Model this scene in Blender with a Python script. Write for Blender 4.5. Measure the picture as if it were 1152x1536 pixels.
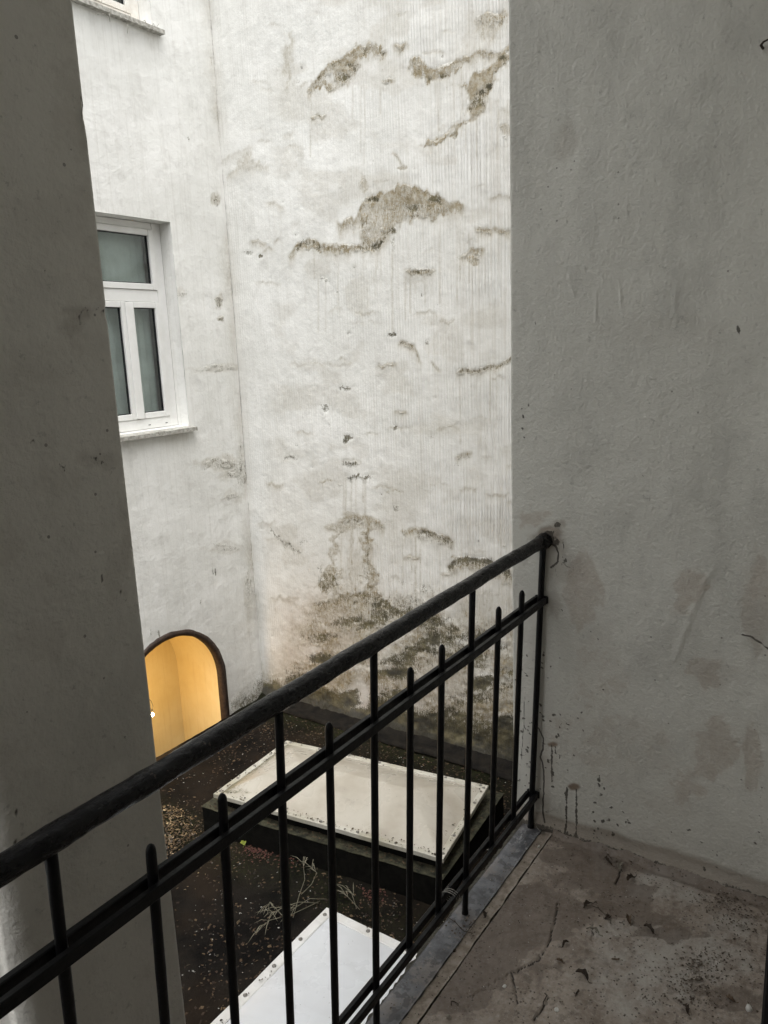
import bpy, math, random
import numpy as np
from mathutils import Vector, Matrix
R = math.radians
random.seed(7)
rng = np.random.default_rng(11)
for o in list(bpy.data.objects): bpy.data.objects.remove(o)
S = bpy.context.scene
COL = S.collection

# ------------------------------------------------------------------ camera
EYE = np.array([0.0, 0.0, 1.58])
FOC, PITCH, ROLL, YAW = 1154.0, R(11.956), R(-2.367), R(55.832)
fw = np.array([math.sin(YAW)*math.cos(PITCH), math.cos(YAW)*math.cos(PITCH), -math.sin(PITCH)])
r0 = np.array([math.cos(YAW), -math.sin(YAW), 0.0]); u0 = np.cross(r0, fw)
rt = math.cos(ROLL)*r0 + math.sin(ROLL)*u0
up = -math.sin(ROLL)*r0 + math.cos(ROLL)*u0
cam = bpy.data.cameras.new('camera'); camo = bpy.data.objects.new('camera', cam); COL.objects.link(camo)
cam.sensor_fit = 'VERTICAL'; cam.sensor_height = 36; cam.lens = FOC/1536*36
cam.clip_start = 0.02; cam.clip_end = 500
M4 = Matrix([[rt[0], up[0], -fw[0], EYE[0]], [rt[1], up[1], -fw[1], EYE[1]], [rt[2], up[2], -fw[2], EYE[2]], [0, 0, 0, 1]])
camo.matrix_world = M4
S.camera = camo
S.render.resolution_x, S.render.resolution_y = 768, 1024

# ------------------------------------------------------------------ sky, sun, exposure
SUN_EL, SUN_ROT = R(72), R(228)
W = bpy.data.worlds.new("World"); S.world = W; W.use_nodes = True
wn = W.node_tree; wn.nodes.clear()
sky = wn.nodes.new('ShaderNodeTexSky'); sky.sky_type = 'NISHITA'; sky.sun_disc = False
sky.sun_elevation = SUN_EL; sky.sun_rotation = SUN_ROT; sky.air_density = 1.0; sky.dust_density = 4.0
hsv = wn.nodes.new('ShaderNodeHueSaturation'); hsv.inputs['Saturation'].default_value = 0.10
bg = wn.nodes.new('ShaderNodeBackground'); bg.inputs['Strength'].default_value = 0.15
wo = wn.nodes.new('ShaderNodeOutputWorld')
wn.links.new(sky.outputs[0], hsv.inputs['Color']); wn.links.new(hsv.outputs[0], bg.inputs[0]); wn.links.new(bg.outputs[0], wo.inputs[0])
sl = bpy.data.lights.new('sun', 'SUN'); sl.energy = 0.6; sl.angle = R(50); sl.color = (1.0, 0.97, 0.92)
so = bpy.data.objects.new('sun', sl); COL.objects.link(so)
sd = Vector((math.sin(SUN_ROT)*math.cos(SUN_EL), math.cos(SUN_ROT)*math.cos(SUN_EL), math.sin(SUN_EL)))
so.rotation_euler = sd.to_track_quat('Z', 'Y').to_euler(); so.location = (1, 3, 12)
S.view_settings.view_transform = 'Standard'; S.view_settings.look = 'None'
S.view_settings.gamma = 1.0; S.view_settings.exposure = 1.24; S.view_settings.use_curve_mapping = False
try:
    S.cycles.max_bounces = 8; S.cycles.diffuse_bounces = 5
except Exception: pass

# ------------------------------------------------------------------ measuring helpers (photo measurement -> point on a wall or floor plane)
def at(x, y, ax, val):
    d = fw*FOC + rt*(x-576) - up*(y-768)
    return EYE + d*((val-EYE[ax])/d[ax])
def to_px(P):
    d = P-EYE; z = d@fw; z = np.where(z < 0.05, 0.05, z)
    return 576+FOC*(d@rt)/z, 768-FOC*(d@up)/z

# ------------------------------------------------------------------ numpy noise
def vnoise(x, y, seed=0):
    x = np.asarray(x, float); y = np.asarray(y, float)
    xi = np.floor(x).astype(np.int64); yi = np.floor(y).astype(np.int64)
    fx = x-xi; fy = y-yi; fx = fx*fx*(3-2*fx); fy = fy*fy*(3-2*fy)
    def h(a, b):
        n = (a*374761393+b*668265263+seed*2147483) & 0x7fffffff
        n = ((n ^ (n >> 13))*1274126177) & 0x7fffffff
        return ((n ^ (n >> 16)) & 0xffff)/65535.0
    return (h(xi, yi)*(1-fx)+h(xi+1, yi)*fx)*(1-fy)+(h(xi, yi+1)*(1-fx)+h(xi+1, yi+1)*fx)*fy
def fbm(x, y, seed=0, o=4):
    s = 0; a = .5; t = 0
    for k in range(o):
        s = s+a*vnoise(x*2**k+k*17.3, y*2**k-k*9.1, seed+k); t += a; a *= .5
    return s/t
def sm(a, b, x):
    t = np.clip((np.asarray(x, float)-a)/(b-a), 0, 1); return t*t*(3-2*t)

# ------------------------------------------------------------------ object helpers
def tag(o, label=None, cat=None, group=None, kind=None):
    if label: o['label'] = label
    if cat: o['category'] = cat
    if group: o['group'] = group
    if kind: o['kind'] = kind
    return o
def empty(name, loc=(0, 0, 0), rz=0.0):
    o = bpy.data.objects.new(name, None); COL.objects.link(o); o.location = loc; o.rotation_euler = (0, 0, rz)
    o.empty_display_size = .1
    return o
def link(name, me, parent=None):
    o = bpy.data.objects.new(name, me); COL.objects.link(o)
    if parent is not None: o.parent = parent
    return o
def raw_mesh(name, V, F, mat, smooth=True, attrs=None):
    V = np.asarray(V, np.float32); me = bpy.data.meshes.new(name)
    if isinstance(F, np.ndarray):
        n = len(F); k = F.shape[1]
        me.vertices.add(len(V)); me.vertices.foreach_set('co', V.ravel())
        me.loops.add(n*k); me.loops.foreach_set('vertex_index', F.astype(np.int32).ravel())
        me.polygons.add(n); me.polygons.foreach_set('loop_start', np.arange(0, n*k, k, dtype=np.int32))
        me.update(calc_edges=True); me.validate()
    else:
        me.from_pydata([tuple(map(float, v)) for v in V], [], F); me.update()
    if attrs:
        for k_, a in attrs.items():
            at_ = me.attributes.new(k_, 'FLOAT', 'POINT'); at_.data.foreach_set('value', np.asarray(a, np.float32).ravel())
    if smooth: me.polygons.foreach_set('use_smooth', np.ones(len(me.polygons), bool))
    if mat: me.materials.append(mat)
    return me
def grid_faces(nu, nv, keep=None, flip=False):
    i, j = np.meshgrid(np.arange(nu-1), np.arange(nv-1), indexing='ij')
    a = i*nv+j; q = np.stack([a, a+nv, a+nv+1, a+1], -1)
    if flip: q = q[..., ::-1]
    if keep is not None: q = q[keep]
    return q.reshape(-1, 4)

class MB:
    """collects boxes, tubes and quads into one mesh"""
    def __init__(s): s.v = []; s.f = []
    def add(s, V, F):
        n = len(s.v); s.v += [tuple(map(float, p)) for p in V]; s.f += [tuple(i+n for i in f) for f in F]
    def box(s, a, b, bev=0.0):
        x0, y0, z0 = a; x1, y1, z1 = b
        if bev <= 0:
            V = [(x, y, z) for z in (z0, z1) for y in (y0, y1) for x in (x0, x1)]
            s.add(V, [(0, 2, 3, 1), (4, 5, 7, 6), (0, 1, 5, 4), (2, 6, 7, 3), (0, 4, 6, 2), (1, 3, 7, 5)])
        else:
            c = bev
            ring = [(x0+c, y0), (x1-c, y0), (x1, y0+c), (x1, y1-c), (x1-c, y1), (x0+c, y1), (x0, y1-c), (x0, y0+c)]
            cx, cy = (x0+x1)/2, (y0+y1)/2
            def ins(p, k): return (p[0]+(c if p[0] < cx else -c)*k, p[1]+(c if p[1] < cy else -c)*k)
            V = []
            for z, k in ((z0, 1), (z0+c, 0), (z1-c, 0), (z1, 1)):
                for p in ring:
                    q = ins(p, k*.9); V.append((q[0], q[1], z))
            F = []
            for l in range(3):
                for i in range(8):
                    j = (i+1) % 8; F.append((l*8+i, l*8+j, l*8+8+j, l*8+8+i))
            F.append(tuple(range(7, -1, -1))); F.append(tuple(range(24, 32)))
            s.add(V, F)
        return s
    def prism(s, quad, z0, z1):
        n = len(quad); V = [(p[0], p[1], z0) for p in quad]+[(p[0], p[1], z1) for p in quad]
        F = [tuple(range(n-1, -1, -1)), tuple(range(n, 2*n))]+[(i, (i+1) % n, n+(i+1) % n, n+i) for i in range(n)]
        s.add(V, F); return s
    def tube(s, pts, rad, n=8, cap=True, jit=0.0, seed=0):
        pts = [Vector(p) for p in pts]; m = len(pts)
        if not hasattr(rad, '__len__'): rad = [rad]*m
        t0 = (pts[1]-pts[0]).normalized(); ref = Vector((0, 0, 1)) if abs(t0.z) < .9 else Vector((1, 0, 0))
        V = []
        for i, p in enumerate(pts):
            t = (pts[min(i+1, m-1)]-pts[max(i-1, 0)]).normalized()
            a = t.cross(ref).normalized(); b = a.cross(t)
            for k in range(n):
                w = 2*math.pi*k/n; r = rad[i]
                if jit: r += jit*(float(fbm(i*.9, k*1.3, seed, 3))-.5)*2
                V.append(p+(a*math.cos(w)+b*math.sin(w))*r)
        F = [(i*n+k, i*n+(k+1) % n, (i+1)*n+(k+1) % n, (i+1)*n+k) for i in range(m-1) for k in range(n)]
        if cap: F += [tuple(range(n-1, -1, -1)), tuple(range((m-1)*n, m*n))]
        s.add(V, F); return s
    def build(s, name, mat, parent=None, smooth=False):
        return link(name, raw_mesh(name, s.v, s.f, mat, smooth), parent)

# ------------------------------------------------------------------ node helpers
class NT:
    def __init__(s, name):
        s.m = bpy.data.materials.new(name); s.m.use_nodes = True; s.t = s.m.node_tree; s.t.nodes.clear()
        s.out = s.t.nodes.new('ShaderNodeOutputMaterial'); s.b = s.t.nodes.new('ShaderNodeBsdfPrincipled')
        s.t.links.new(s.b.outputs[0], s.out.inputs[0])
        s.co = s.t.nodes.new('ShaderNodeTexCoord').outputs['Object']
    def put(s, sock, v):
        if isinstance(v, bpy.types.NodeSocket): s.t.links.new(v, sock)
        elif isinstance(v, (tuple, list)) and len(v) == 3 and sock.type == 'RGBA': sock.default_value = (*v, 1)
        else: sock.default_value = v
    def map(s, sc=(1, 1, 1), rot=(0, 0, 0), src=None):
        n = s.t.nodes.new('ShaderNodeMapping'); s.put(n.inputs[0], src or s.co)
        n.inputs['Scale'].default_value = sc; n.inputs['Rotation'].default_value = rot; return n.outputs[0]
    def noise(s, scale=5, det=4, rough=.55, sc=None, dist=0, src=None):
        n = s.t.nodes.new('ShaderNodeTexNoise'); s.put(n.inputs['Vector'], s.map(sc, src=src) if sc else (src or s.co))
        n.inputs['Scale'].default_value = scale; n.inputs['Detail'].default_value = det
        n.inputs['Roughness'].default_value = rough; n.inputs['Distortion'].default_value = dist; return n.outputs['Fac']
    def voro(s, scale=5, feat='F1', sc=None, src=None, rnd=1):
        n = s.t.nodes.new('ShaderNodeTexVoronoi'); n.feature = feat; s.put(n.inputs['Vector'], s.map(sc, src=src) if sc else (src or s.co))
        n.inputs['Scale'].default_value = scale; n.inputs['Randomness'].default_value = rnd; return n.outputs['Distance']
    def math(s, op, a, b=0.0, c=None, clamp=False):
        n = s.t.nodes.new('ShaderNodeMath'); n.operation = op; n.use_clamp = clamp
        s.put(n.inputs[0], a); s.put(n.inputs[1], b)
        if c is not None: s.put(n.inputs[2], c)
        return n.outputs[0]
    def ss(s, lo, hi, v):
        n = s.t.nodes.new('ShaderNodeMapRange'); n.interpolation_type = 'SMOOTHSTEP'; s.put(n.inputs['Value'], v)
        n.inputs['From Min'].default_value = lo; n.inputs['From Max'].default_value = hi; return n.outputs[0]
    def lin(s, v, lo, hi, a=0., b=1.):
        n = s.t.nodes.new('ShaderNodeMapRange'); s.put(n.inputs['Value'], v)
        n.inputs['From Min'].default_value = lo; n.inputs['From Max'].default_value = hi
        n.inputs['To Min'].default_value = a; n.inputs['To Max'].default_value = b; return n.outputs[0]
    def mix(s, f, a, b, mode='MIX'):
        n = s.t.nodes.new('ShaderNodeMix'); n.data_type = 'RGBA'; n.blend_type = mode
        s.put(n.inputs[0], f); s.put(n.inputs[6], a); s.put(n.inputs[7], b); return n.outputs[2]
    def attr(s, name):
        n = s.t.nodes.new('ShaderNodeAttribute'); n.attribute_name = name; return n.outputs['Fac']
    def bump(s, h, st=.3, dist=.01, nrm=None):
        n = s.t.nodes.new('ShaderNodeBump'); n.inputs['Strength'].default_value = st; n.inputs['Distance'].default_value = dist
        s.put(n.inputs['Height'], h)
        if nrm is not None: s.put(n.inputs['Normal'], nrm)
        return n.outputs[0]
    def island(s):
        return s.t.nodes.new('ShaderNodeNewGeometry').outputs['Random Per Island']
    def ramp(s, v, stops):
        n = s.t.nodes.new('ShaderNodeValToRGB'); s.put(n.inputs[0], v); e = n.color_ramp.elements
        while len(e) < len(stops): e.new(.5)
        for k, (p, c) in enumerate(stops): e[k].position = p; e[k].color = (*c, 1)
        return n.outputs[0]
    def done(s, col=None, rough=.8, nrm=None, spec=None, metal=None):
        if col is not None: s.put(s.b.inputs['Base Color'], col)
        s.put(s.b.inputs['Roughness'], rough)
        if nrm is not None: s.put(s.b.inputs['Normal'], nrm)
        if spec is not None: s.b.inputs['Specular IOR Level'].default_value = spec
        if metal is not None: s.b.inputs['Metallic'].default_value = metal
        return s.m

# ------------------------------------------------------------------ materials
def m_white_render():
    """weathered white render: brown damp stains, moss, cracks, combed grooves as surface wear; moss also holds painted foot shade"""
    n = NT('white_render')
    brown, moss, crack, groove, pink = (n.attr(k) for k in ('brown', 'moss', 'crack', 'groove', 'pink'))
    comb = n.noise(14, 3, .6, sc=(5, 5, .75)); fine = n.noise(38, 8, .7); mid = n.noise(9, 5, .6)
    speck = n.noise(150, 3, .6)
    comb2 = n.noise(34, 4, .7, sc=(4, 4, .8))
    dv = n.math('ADD', n.math('MULTIPLY', n.math('SUBTRACT', comb, .5), .8), n.math('MULTIPLY', n.math('SUBTRACT', fine, .5), .9))
    dv = n.math('ADD', dv, n.math('ADD', n.math('MULTIPLY', n.math('SUBTRACT', comb2, .5), .9), n.math('MULTIPLY', n.math('SUBTRACT', speck, .5), 1.1)))
    hard = n.ss(.42, .86, n.math('ADD', brown, n.math('MULTIPLY', dv, n.lin(brown, 0, .25))))
    patchy = n.noise(16, 7, .72)
    hard = n.math('MULTIPLY', hard, n.lin(patchy, .36, .58, .5, 1.0))
    soft = n.math('MULTIPLY', n.ss(.0, .8, brown), n.lin(n.math('ADD', n.math('MULTIPLY', fine, .5), n.math('MULTIPLY', comb2, .5)), .38, .62, .30, .92))
    bm = n.math('MAXIMUM', hard, soft)
    mm = n.ss(.38, .80, n.math('ADD', moss, n.math('MULTIPLY', n.math('ADD', dv, n.math('MULTIPLY', n.math('SUBTRACT', speck, .5), .5)), n.lin(moss, 0, .25))))
    big = n.noise(1.7, 4, .6); streak = n.noise(9, 5, .65, sc=(2.2, 2.2, .12)); streak2 = n.noise(26, 3, .6, sc=(2, 2, .05))
    base = n.mix(n.ss(.35, .7, big), (.73, .73, .70), (.82, .82, .795))
    base = n.mix(n.math('MULTIPLY', n.ss(.5, .75, streak), .22), base, (.54, .535, .50))
    base = n.mix(n.math('MULTIPLY', n.math('MULTIPLY', n.ss(.52, .62, streak2), groove), .40), base, (.47, .43, .37))
    base = n.mix(n.math('MULTIPLY', n.ss(.52, .70, mid), .30), base, (.52, .51, .48))
    base = n.mix(n.math('MULTIPLY', n.ss(.66, .72, fine), .35), base, (.42, .41, .38))
    base = n.mix(n.math('MULTIPLY', pink, n.lin(mid, .3, .7, .2, .8)), base, (.62, .52, .46))
    base = n.mix(n.math('MULTIPLY', n.ss(.50, .68, n.noise(40, 4, .65, sc=(2, 2, .035))), .22), base, (.50, .485, .44))
    # small specks of dirt
    v = n.voro(26); sp = n.math('MULTIPLY', n.math('LESS_THAN', v, .055), n.math('GREATER_THAN', n.noise(3.1, 2), .53))
    base = n.mix(n.math('MULTIPLY', sp, .55), base, (.25, .24, .22))
    bcol = n.mix(n.noise(12, 4), (.35, .29, .18), (.18, .145, .08))
    col = n.mix(n.math('MULTIPLY', bm, .97), base, bcol)
    mcol = n.mix(n.ss(.35, .65, n.noise(9, 6, .65)), (.135, .118, .062), (.045, .042, .022))
    mcol = n.mix(n.ss(.9, 1.5, n.math('ADD', moss, n.math('MULTIPLY', n.math('SUBTRACT', mid, .5), .8))), mcol, (.014, .014, .009))
    col = n.mix(n.math('MULTIPLY', mm, .92), col, mcol)
    ck = n.ss(.35, .6, n.math('ADD', crack, n.math('MULTIPLY', n.math('SUBTRACT', n.noise(60, 4), .5), .7)))
    ck = n.math('MULTIPLY', ck, n.math('GREATER_THAN', crack, .05))
    col = n.mix(n.math('MULTIPLY', ck, .18), col, (.25, .24, .22))
    # relief: trowelled skin, comb grooves, peeled edges
    w = n.t.nodes.new('ShaderNodeTexWave'); w.wave_type = 'BANDS'; w.bands_direction = 'Y'
    n.put(w.inputs['Vector'], n.map((1, 1, .02))); w.inputs['Scale'].default_value = 13; w.inputs['Distortion'].default_value = 3.0
    w.inputs['Detail'].default_value = 3; w.inputs['Detail Scale'].default_value = 3
    gw = n.math('MULTIPLY', w.outputs['Fac'], n.math('MULTIPLY', groove, n.lin(n.noise(1.6, 3), .35, .65)))
    col = n.mix(n.math('MULTIPLY', n.math('SUBTRACT', groove, gw, clamp=True), .22), col, (.45, .40, .33))
    b1 = n.bump(gw, 1.0, .009)
    b2 = n.bump(n.math('ADD', n.noise(7, 8, .62), n.math('MULTIPLY', fine, .25)), .5, .018, b1)
    flake = n.math('MULTIPLY', n.ss(.47, .53, n.noise(13, 7, .68)), n.ss(.45, .9, n.math('ADD', brown, moss)))
    b2 = n.bump(flake, .45, .012, b2)
    b3 = n.bump(n.math('SUBTRACT', 1.0, n.math('ADD', n.math('MULTIPLY', bm, .4), ck)), .35, .01, b2)
    return n.done(col, .88, b3, .25)

def m_plaster(name, c1, c2, dirt, pinkc):
    """painted plaster of the loggia, trowel marks and dirt"""
    n = NT(name)
    brown, moss, crack, damp = (n.attr(k) for k in ('brown', 'moss', 'crack', 'damp'))
    fine = n.noise(60, 6, .65); mid = n.noise(7, 6, .6); big = n.noise(1.8, 4, .55); speck = n.noise(95, 3, .6)
    base = n.mix(n.ss(.3, .7, big), c1, c2)
    base = n.mix(n.math('MULTIPLY', n.ss(.5, .7, mid), .30), base, tuple(x*.80 for x in c1))
    base = n.mix(n.math('MULTIPLY', n.ss(.5, .72, n.noise(3.5, 5, .6, sc=(1.5, 1.5, .25))), .25), base, tuple(x*.75 for x in c1))
    pn = n.ss(.36, .56, n.math('ADD', brown, n.math('MULTIPLY', n.math('SUBTRACT', n.noise(16, 8, .72), .52), n.lin(brown, 0, .3, 0, 2.6))))
    base = n.mix(n.math('MULTIPLY', n.math('ADD', n.math('MULTIPLY', pn, .22), n.math('MULTIPLY', brown, .32)), n.lin(fine, .35, .6, .6, 1.0)), base, pinkc)
    base = n.mix(n.math('MULTIPLY', damp, .7), base, dirt)
    dm = n.ss(.40, .72, n.math('ADD', moss, n.math('MULTIPLY', n.math('ADD', n.math('MULTIPLY', n.math('SUBTRACT', fine, .5), 2.2), n.math('SUBTRACT', speck, .5)), n.lin(moss, 0, .2))))
    base = n.mix(n.math('MULTIPLY', dm, .85), base, (.045, .038, .03))
    base = n.mix(n.math('MULTIPLY', n.ss(.50, .66, n.noise(5, 7, .7, sc=(1, 1, .6))), .30), base, tuple(x*.62 for x in c1))
    base = n.mix(n.math('MULTIPLY', n.ss(.60, .68, n.noise(45, 6, .75)), .45), base, tuple(x*.45 for x in c1))
    ck = n.ss(.35, .65, crack)
    base = n.mix(n.math('MULTIPLY', ck, .85), base, (.05, .042, .035))
    v = n.voro(22); sp = n.math('MULTIPLY', n.math('LESS_THAN', v, .06), n.math('GREATER_THAN', n.noise(2.3, 2), .55))
    base = n.mix(n.math('MULTIPLY', sp, .6), base, (.08, .07, .06))
    rid = n.noise(95, 5, .62); scr = n.noise(28, 5, .62, sc=(1, 1.2, 1), dist=.2); scr2 = n.noise(34, 4, .55, sc=(1, .8, 1.3), dist=.9)
    wh = n.ss(.42, .6, n.noise(2.2, 3))
    h = n.math('ADD', n.math('MULTIPLY', rid, .50), n.math('ADD', n.math('MULTIPLY', scr, .42), n.math('MULTIPLY', n.math('MULTIPLY', scr2, wh), .35)))
    base = n.mix(n.math('MULTIPLY', n.ss(.55, .75, rid), .22), base, tuple(x*.72 for x in c1))
    b1 = n.bump(h, .70, .011)
    b2 = n.bump(n.noise(3.2, 4, .5), .4, .05, b1)
    b3 = n.bump(n.math('SUBTRACT', 1.0, n.math('ADD', ck, n.math('MULTIPLY', dm, .3))), .6, .006, b2)
    return n.done(base, .72, b3, .35)

def m_floor():
    n = NT('balcony_concrete')
    damp, crack, light = n.attr('damp'), n.attr('crack'), n.attr('light')
    fine = n.noise(75, 8, .75); mid = n.noise(11, 7, .65); big = n.noise(3, 4)
    base = n.mix(n.ss(.3, .7, mid), (.205, .165, .132), (.36, .312, .262))
    base = n.mix(n.math('MULTIPLY', n.ss(.45, .7, fine), .6), base, (.44, .41, .375))
    base = n.mix(n.math('MULTIPLY', n.ss(.50, .62, n.noise(30, 7, .75)), .5), base, (.115, .095, .078))
    base = n.mix(n.math('MULTIPLY', light, n.lin(mid, .35, .6)), base, (.42, .40, .365))
    dmk = n.ss(.35, .62, n.math('ADD', damp, n.math('MULTIPLY', n.math('ADD', n.math('SUBTRACT', mid, .5), n.math('SUBTRACT', fine, .5)), 1.1)))
    base = n.mix(n.math('MULTIPLY', dmk, .58), base, (.105, .078, .060))
    pit = n.math('MULTIPLY', n.math('LESS_THAN', n.voro(70), .20), n.math('GREATER_THAN', n.noise(9, 3), .52))
    base = n.mix(n.math('MULTIPLY', pit, .6), base, (.045, .036, .03))
    chip = n.math('MULTIPLY', n.math('LESS_THAN', n.voro(110), .13), n.math('GREATER_THAN', n.noise(6, 3), .50))
    base = n.mix(n.math('MULTIPLY', chip, .5), base, (.42, .40, .37))
    base = n.mix(n.math('MULTIPLY', n.ss(.3, .6, crack), .9), base, (.022, .018, .015))
    h = n.math('ADD', mid, n.math('MULTIPLY', fine, .4)); h = n.math('SUBTRACT', h, n.math('MULTIPLY', pit, .5))
    b = n.bump(h, .55, .010); b = n.bump(n.math('SUBTRACT', 1, crack), .8, .006, b)
    return n.done(base, n.lin(dmk, 0, 1, .78, .5), b, .4)

def m_edge():
    n = NT('edge_slab_slate')
    mid = n.noise(9, 6, .65); fine = n.noise(60, 7, .7); big = n.noise(4, 3)
    base = n.mix(n.ss(.35, .65, mid), (.055, .058, .066), (.17, .175, .19))
    vein = n.math('MULTIPLY', n.ss(.54, .64, n.noise(26, 5, .7, dist=1.6)), n.ss(.45, .6, big))
    base = n.mix(n.math('MULTIPLY', vein, .75), base, (.36, .365, .37))
    base = n.mix(n.math('MULTIPLY', n.ss(.55, .7, fine), .5), base, (.24, .22, .20))
    base = n.mix(n.math('MULTIPLY', n.ss(.45, .62, n.noise(5, 6, .7)), .6), base, (.20, .17, .145))
    base = n.mix(n.math('MULTIPLY', n.ss(.52, .57, n.noise(24, 4, .6)), .6), base, (.03, .03, .033))
    return n.done(base, n.lin(mid, .3, .7, .35, .65), n.bump(n.math('ADD', mid, n.math('MULTIPLY', fine, .3)), .45, .008), .5)

def m_simple(name, c1, c2, sc=20, rough=.7, bump=.3, bd=.004, spec=.4, det=6, metal=None, rv=0.0):
    n = NT(name); a = n.noise(sc, det, .65)
    col = n.mix(n.ss(.32, .68, a), c1, c2)
    return n.done(col, n.lin(a, .3, .7, rough-rv, rough+rv) if rv else rough, n.bump(a, bump, bd), spec, metal)

def m_rail():
    """thick black enamel, many coats, chipped and dusty"""
    n = NT('black_enamel')
    a = n.noise(42, 6, .7, sc=(.5, 1, 1)); lump = n.noise(16, 3, .6, sc=(.6, 1, 1)); chip = n.ss(.66, .69, n.noise(30, 6, .75))
    col = n.mix(n.ss(.4, .8, a), (.0025, .0025, .003), (.007, .007, .008))
    up_ = n.math('MULTIPLY', n.ss(.60, .70, n.noise(60, 5, .7, sc=(.22, 1, 1))), .8)
    col = n.mix(up_, col, (.045, .043, .042))
    col = n.mix(n.math('MULTIPLY', chip, .8), col, (.085, .06, .045))
    h = n.math('ADD', lump, n.math('MULTIPLY', a, .5)); h = n.math('SUBTRACT', h, n.math('MULTIPLY', chip, .4))
    return n.done(col, n.lin(a, .3, .7, .14, .42), n.bump(h, 1.0, .010), .26)
def m_bars():
    n = NT('black_bar_paint'); a = n.noise(70, 5, .65)
    col = n.mix(n.ss(.6, .75, a), (.0025, .0025, .003), (.012, .009, .008))
    return n.done(col, n.lin(a, .3, .7, .35, .55), n.bump(a, .5, .002), .22)

def m_roof():
    n = NT('roof_felt')
    mid = n.noise(4, 7, .65); fine = n.noise(50, 8, .75); big = n.noise(1.2, 4)
    base = n.mix(n.ss(.35, .65, mid), (.0045, .0042, .004), (.014, .012, .010))
    base = n.mix(n.math('MULTIPLY', n.ss(.5, .66, big), .5), base, (.026, .018, .012))
    base = n.mix(n.math('MULTIPLY', n.ss(.55, .75, fine), .5), base, (.030, .025, .019))
    base = n.mix(n.math('MULTIPLY', n.attr('moss'), n.ss(.4, .6, fine)), base, (.022, .025, .009))
    return n.done(base, n.lin(mid, .35, .65, .75, 1.0), n.bump(n.math('ADD', mid, n.math('MULTIPLY', fine, .5)), .6, .02), .04)

def m_acrylic(name, clean, dirtc, amt):
    n = NT(name); e = n.attr('edge')
    fine = n.noise(55, 6, .7); mid = n.noise(4, 5, .6); st = n.noise(8, 4, .6, sc=(1, .35, 1))
    col = n.mix(n.math('MULTIPLY', n.ss(.35, .75, mid), amt), clean, dirtc)
    col = n.mix(n.math('MULTIPLY', n.ss(.5, .75, st), amt*.5), col, tuple(c*.72 for c in dirtc))
    em = n.ss(.45, .7, n.math('ADD', n.math('MULTIPLY', e, .62), n.math('MULTIPLY', n.math('SUBTRACT', fine, .4), 1.1)))
    col = n.mix(n.math('MULTIPLY', em, n.math('MULTIPLY', e, .9)), col, (.10, .095, .05))
    sp = n.math('MULTIPLY', n.math('LESS_THAN', n.voro(34), .07), n.math('GREATER_THAN', n.noise(5, 2), .5))
    col = n.mix(n.math('MULTIPLY', sp, .75), col, (.06, .05, .035))
    return n.done(col, n.lin(mid, .3, .7, .16, .42), n.bump(n.math('ADD', mid, n.math('MULTIPLY', fine, .08)), .15, .02), .5)

def m_chips(name, stops, rough=.8):
    n = NT(name); return n.done(n.ramp(n.island(), stops), rough, None, .3)

WHITE = m_white_render()
PLA = m_plaster('grey_plaster', (.585, .578, .53), (.65, .642, .59), (.20, .15, .11), (.37, .30, .24))
PIL = m_plaster('pillar_plaster', (.70, .685, .63), (.77, .755, .70), (.33, .295, .26), (.50, .46, .41))
FLOOR = m_floor(); EDGE = m_edge(); RAIL = m_rail(); BARS = m_bars(); ROOF = m_roof()
MORTAR = m_simple('mortar', (.20, .165, .13), (.36, .315, .27), 40, .85, .6, .006)
MORTAR2 = m_simple('mossy_concrete', (.020, .020, .016), (.060, .056, .042), 30, .8, .9, .02)
PVC = m_simple('white_window_paint', (.74, .74, .72), (.80, .80, .785), 9, .38, .12, .003, .45)
PVCOLD = m_simple('aged_window_paint', (.66, .62, .56), (.77, .75, .70), 12, .5, .2, .003, .4)
SEAL = m_simple('black_seal', (.012, .014, .016), (.02, .022, .024), 30, .4)
SILL = m_simple('weathered_sill', (.24, .23, .20), (.50, .49, .45), 34, .85, .9, .008)
CURT = m_simple('net_curtain', (.60, .63, .61), (.74, .77, .75), 5, .9, .2, .02)
ROOM = m_simple('room_wall', (.26, .27, .26), (.32, .33, .32), 5, .9, .1)
OCHRE = None
def m_ochre():
    n = NT('ochre_gloss_paint'); a = n.noise(6, 5, .6); s = n.noise(30, 4, .6, sc=(1.6, 1.6, .06))
    col = n.mix(n.ss(.3, .7, a), (.78, .66, .38), (.84, .73, .46))
    col = n.mix(n.math('MULTIPLY', n.ss(.5, .75, s), .35), col, (.66, .52, .27))
    return n.done(col, .30, n.bump(n.math('ADD', s, n.math('MULTIPLY', n.noise(90, 5, .7), .5)), .35, .006), .4)
OCHRE = m_ochre()
FRAMEB = m_simple('dark_brown_trim', (.022, .014, .010), (.055, .034, .024), 35, .6, .5, .005)
DARKP = m_simple('black_door_paint', (.004, .004, .004), (.007, .007, .007), 15, .6)
STEEL = m_simple('dull_screw_metal', (.16, .15, .13), (.34, .33, .31), 60, .5, .3, .002, .5, metal=.6)
CURB = m_simple('black_curb', (.003, .003, .0025), (.008, .0075, .006), 18, .8, .5, .01, .1)
LEDGE = m_simple('mossy_ledge', (.010, .011, .006), (.060, .056, .032), 26, .85, .8, .012)
def m_glass():
    n = NT('window_glass'); b = n.b
    b.inputs['Transmission Weight'].default_value = 1; b.inputs['IOR'].default_value = 1.45
    return n.done((.86, .93, .91), .03, None, .6)
GLASS = m_glass()

print('materials ok')
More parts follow.
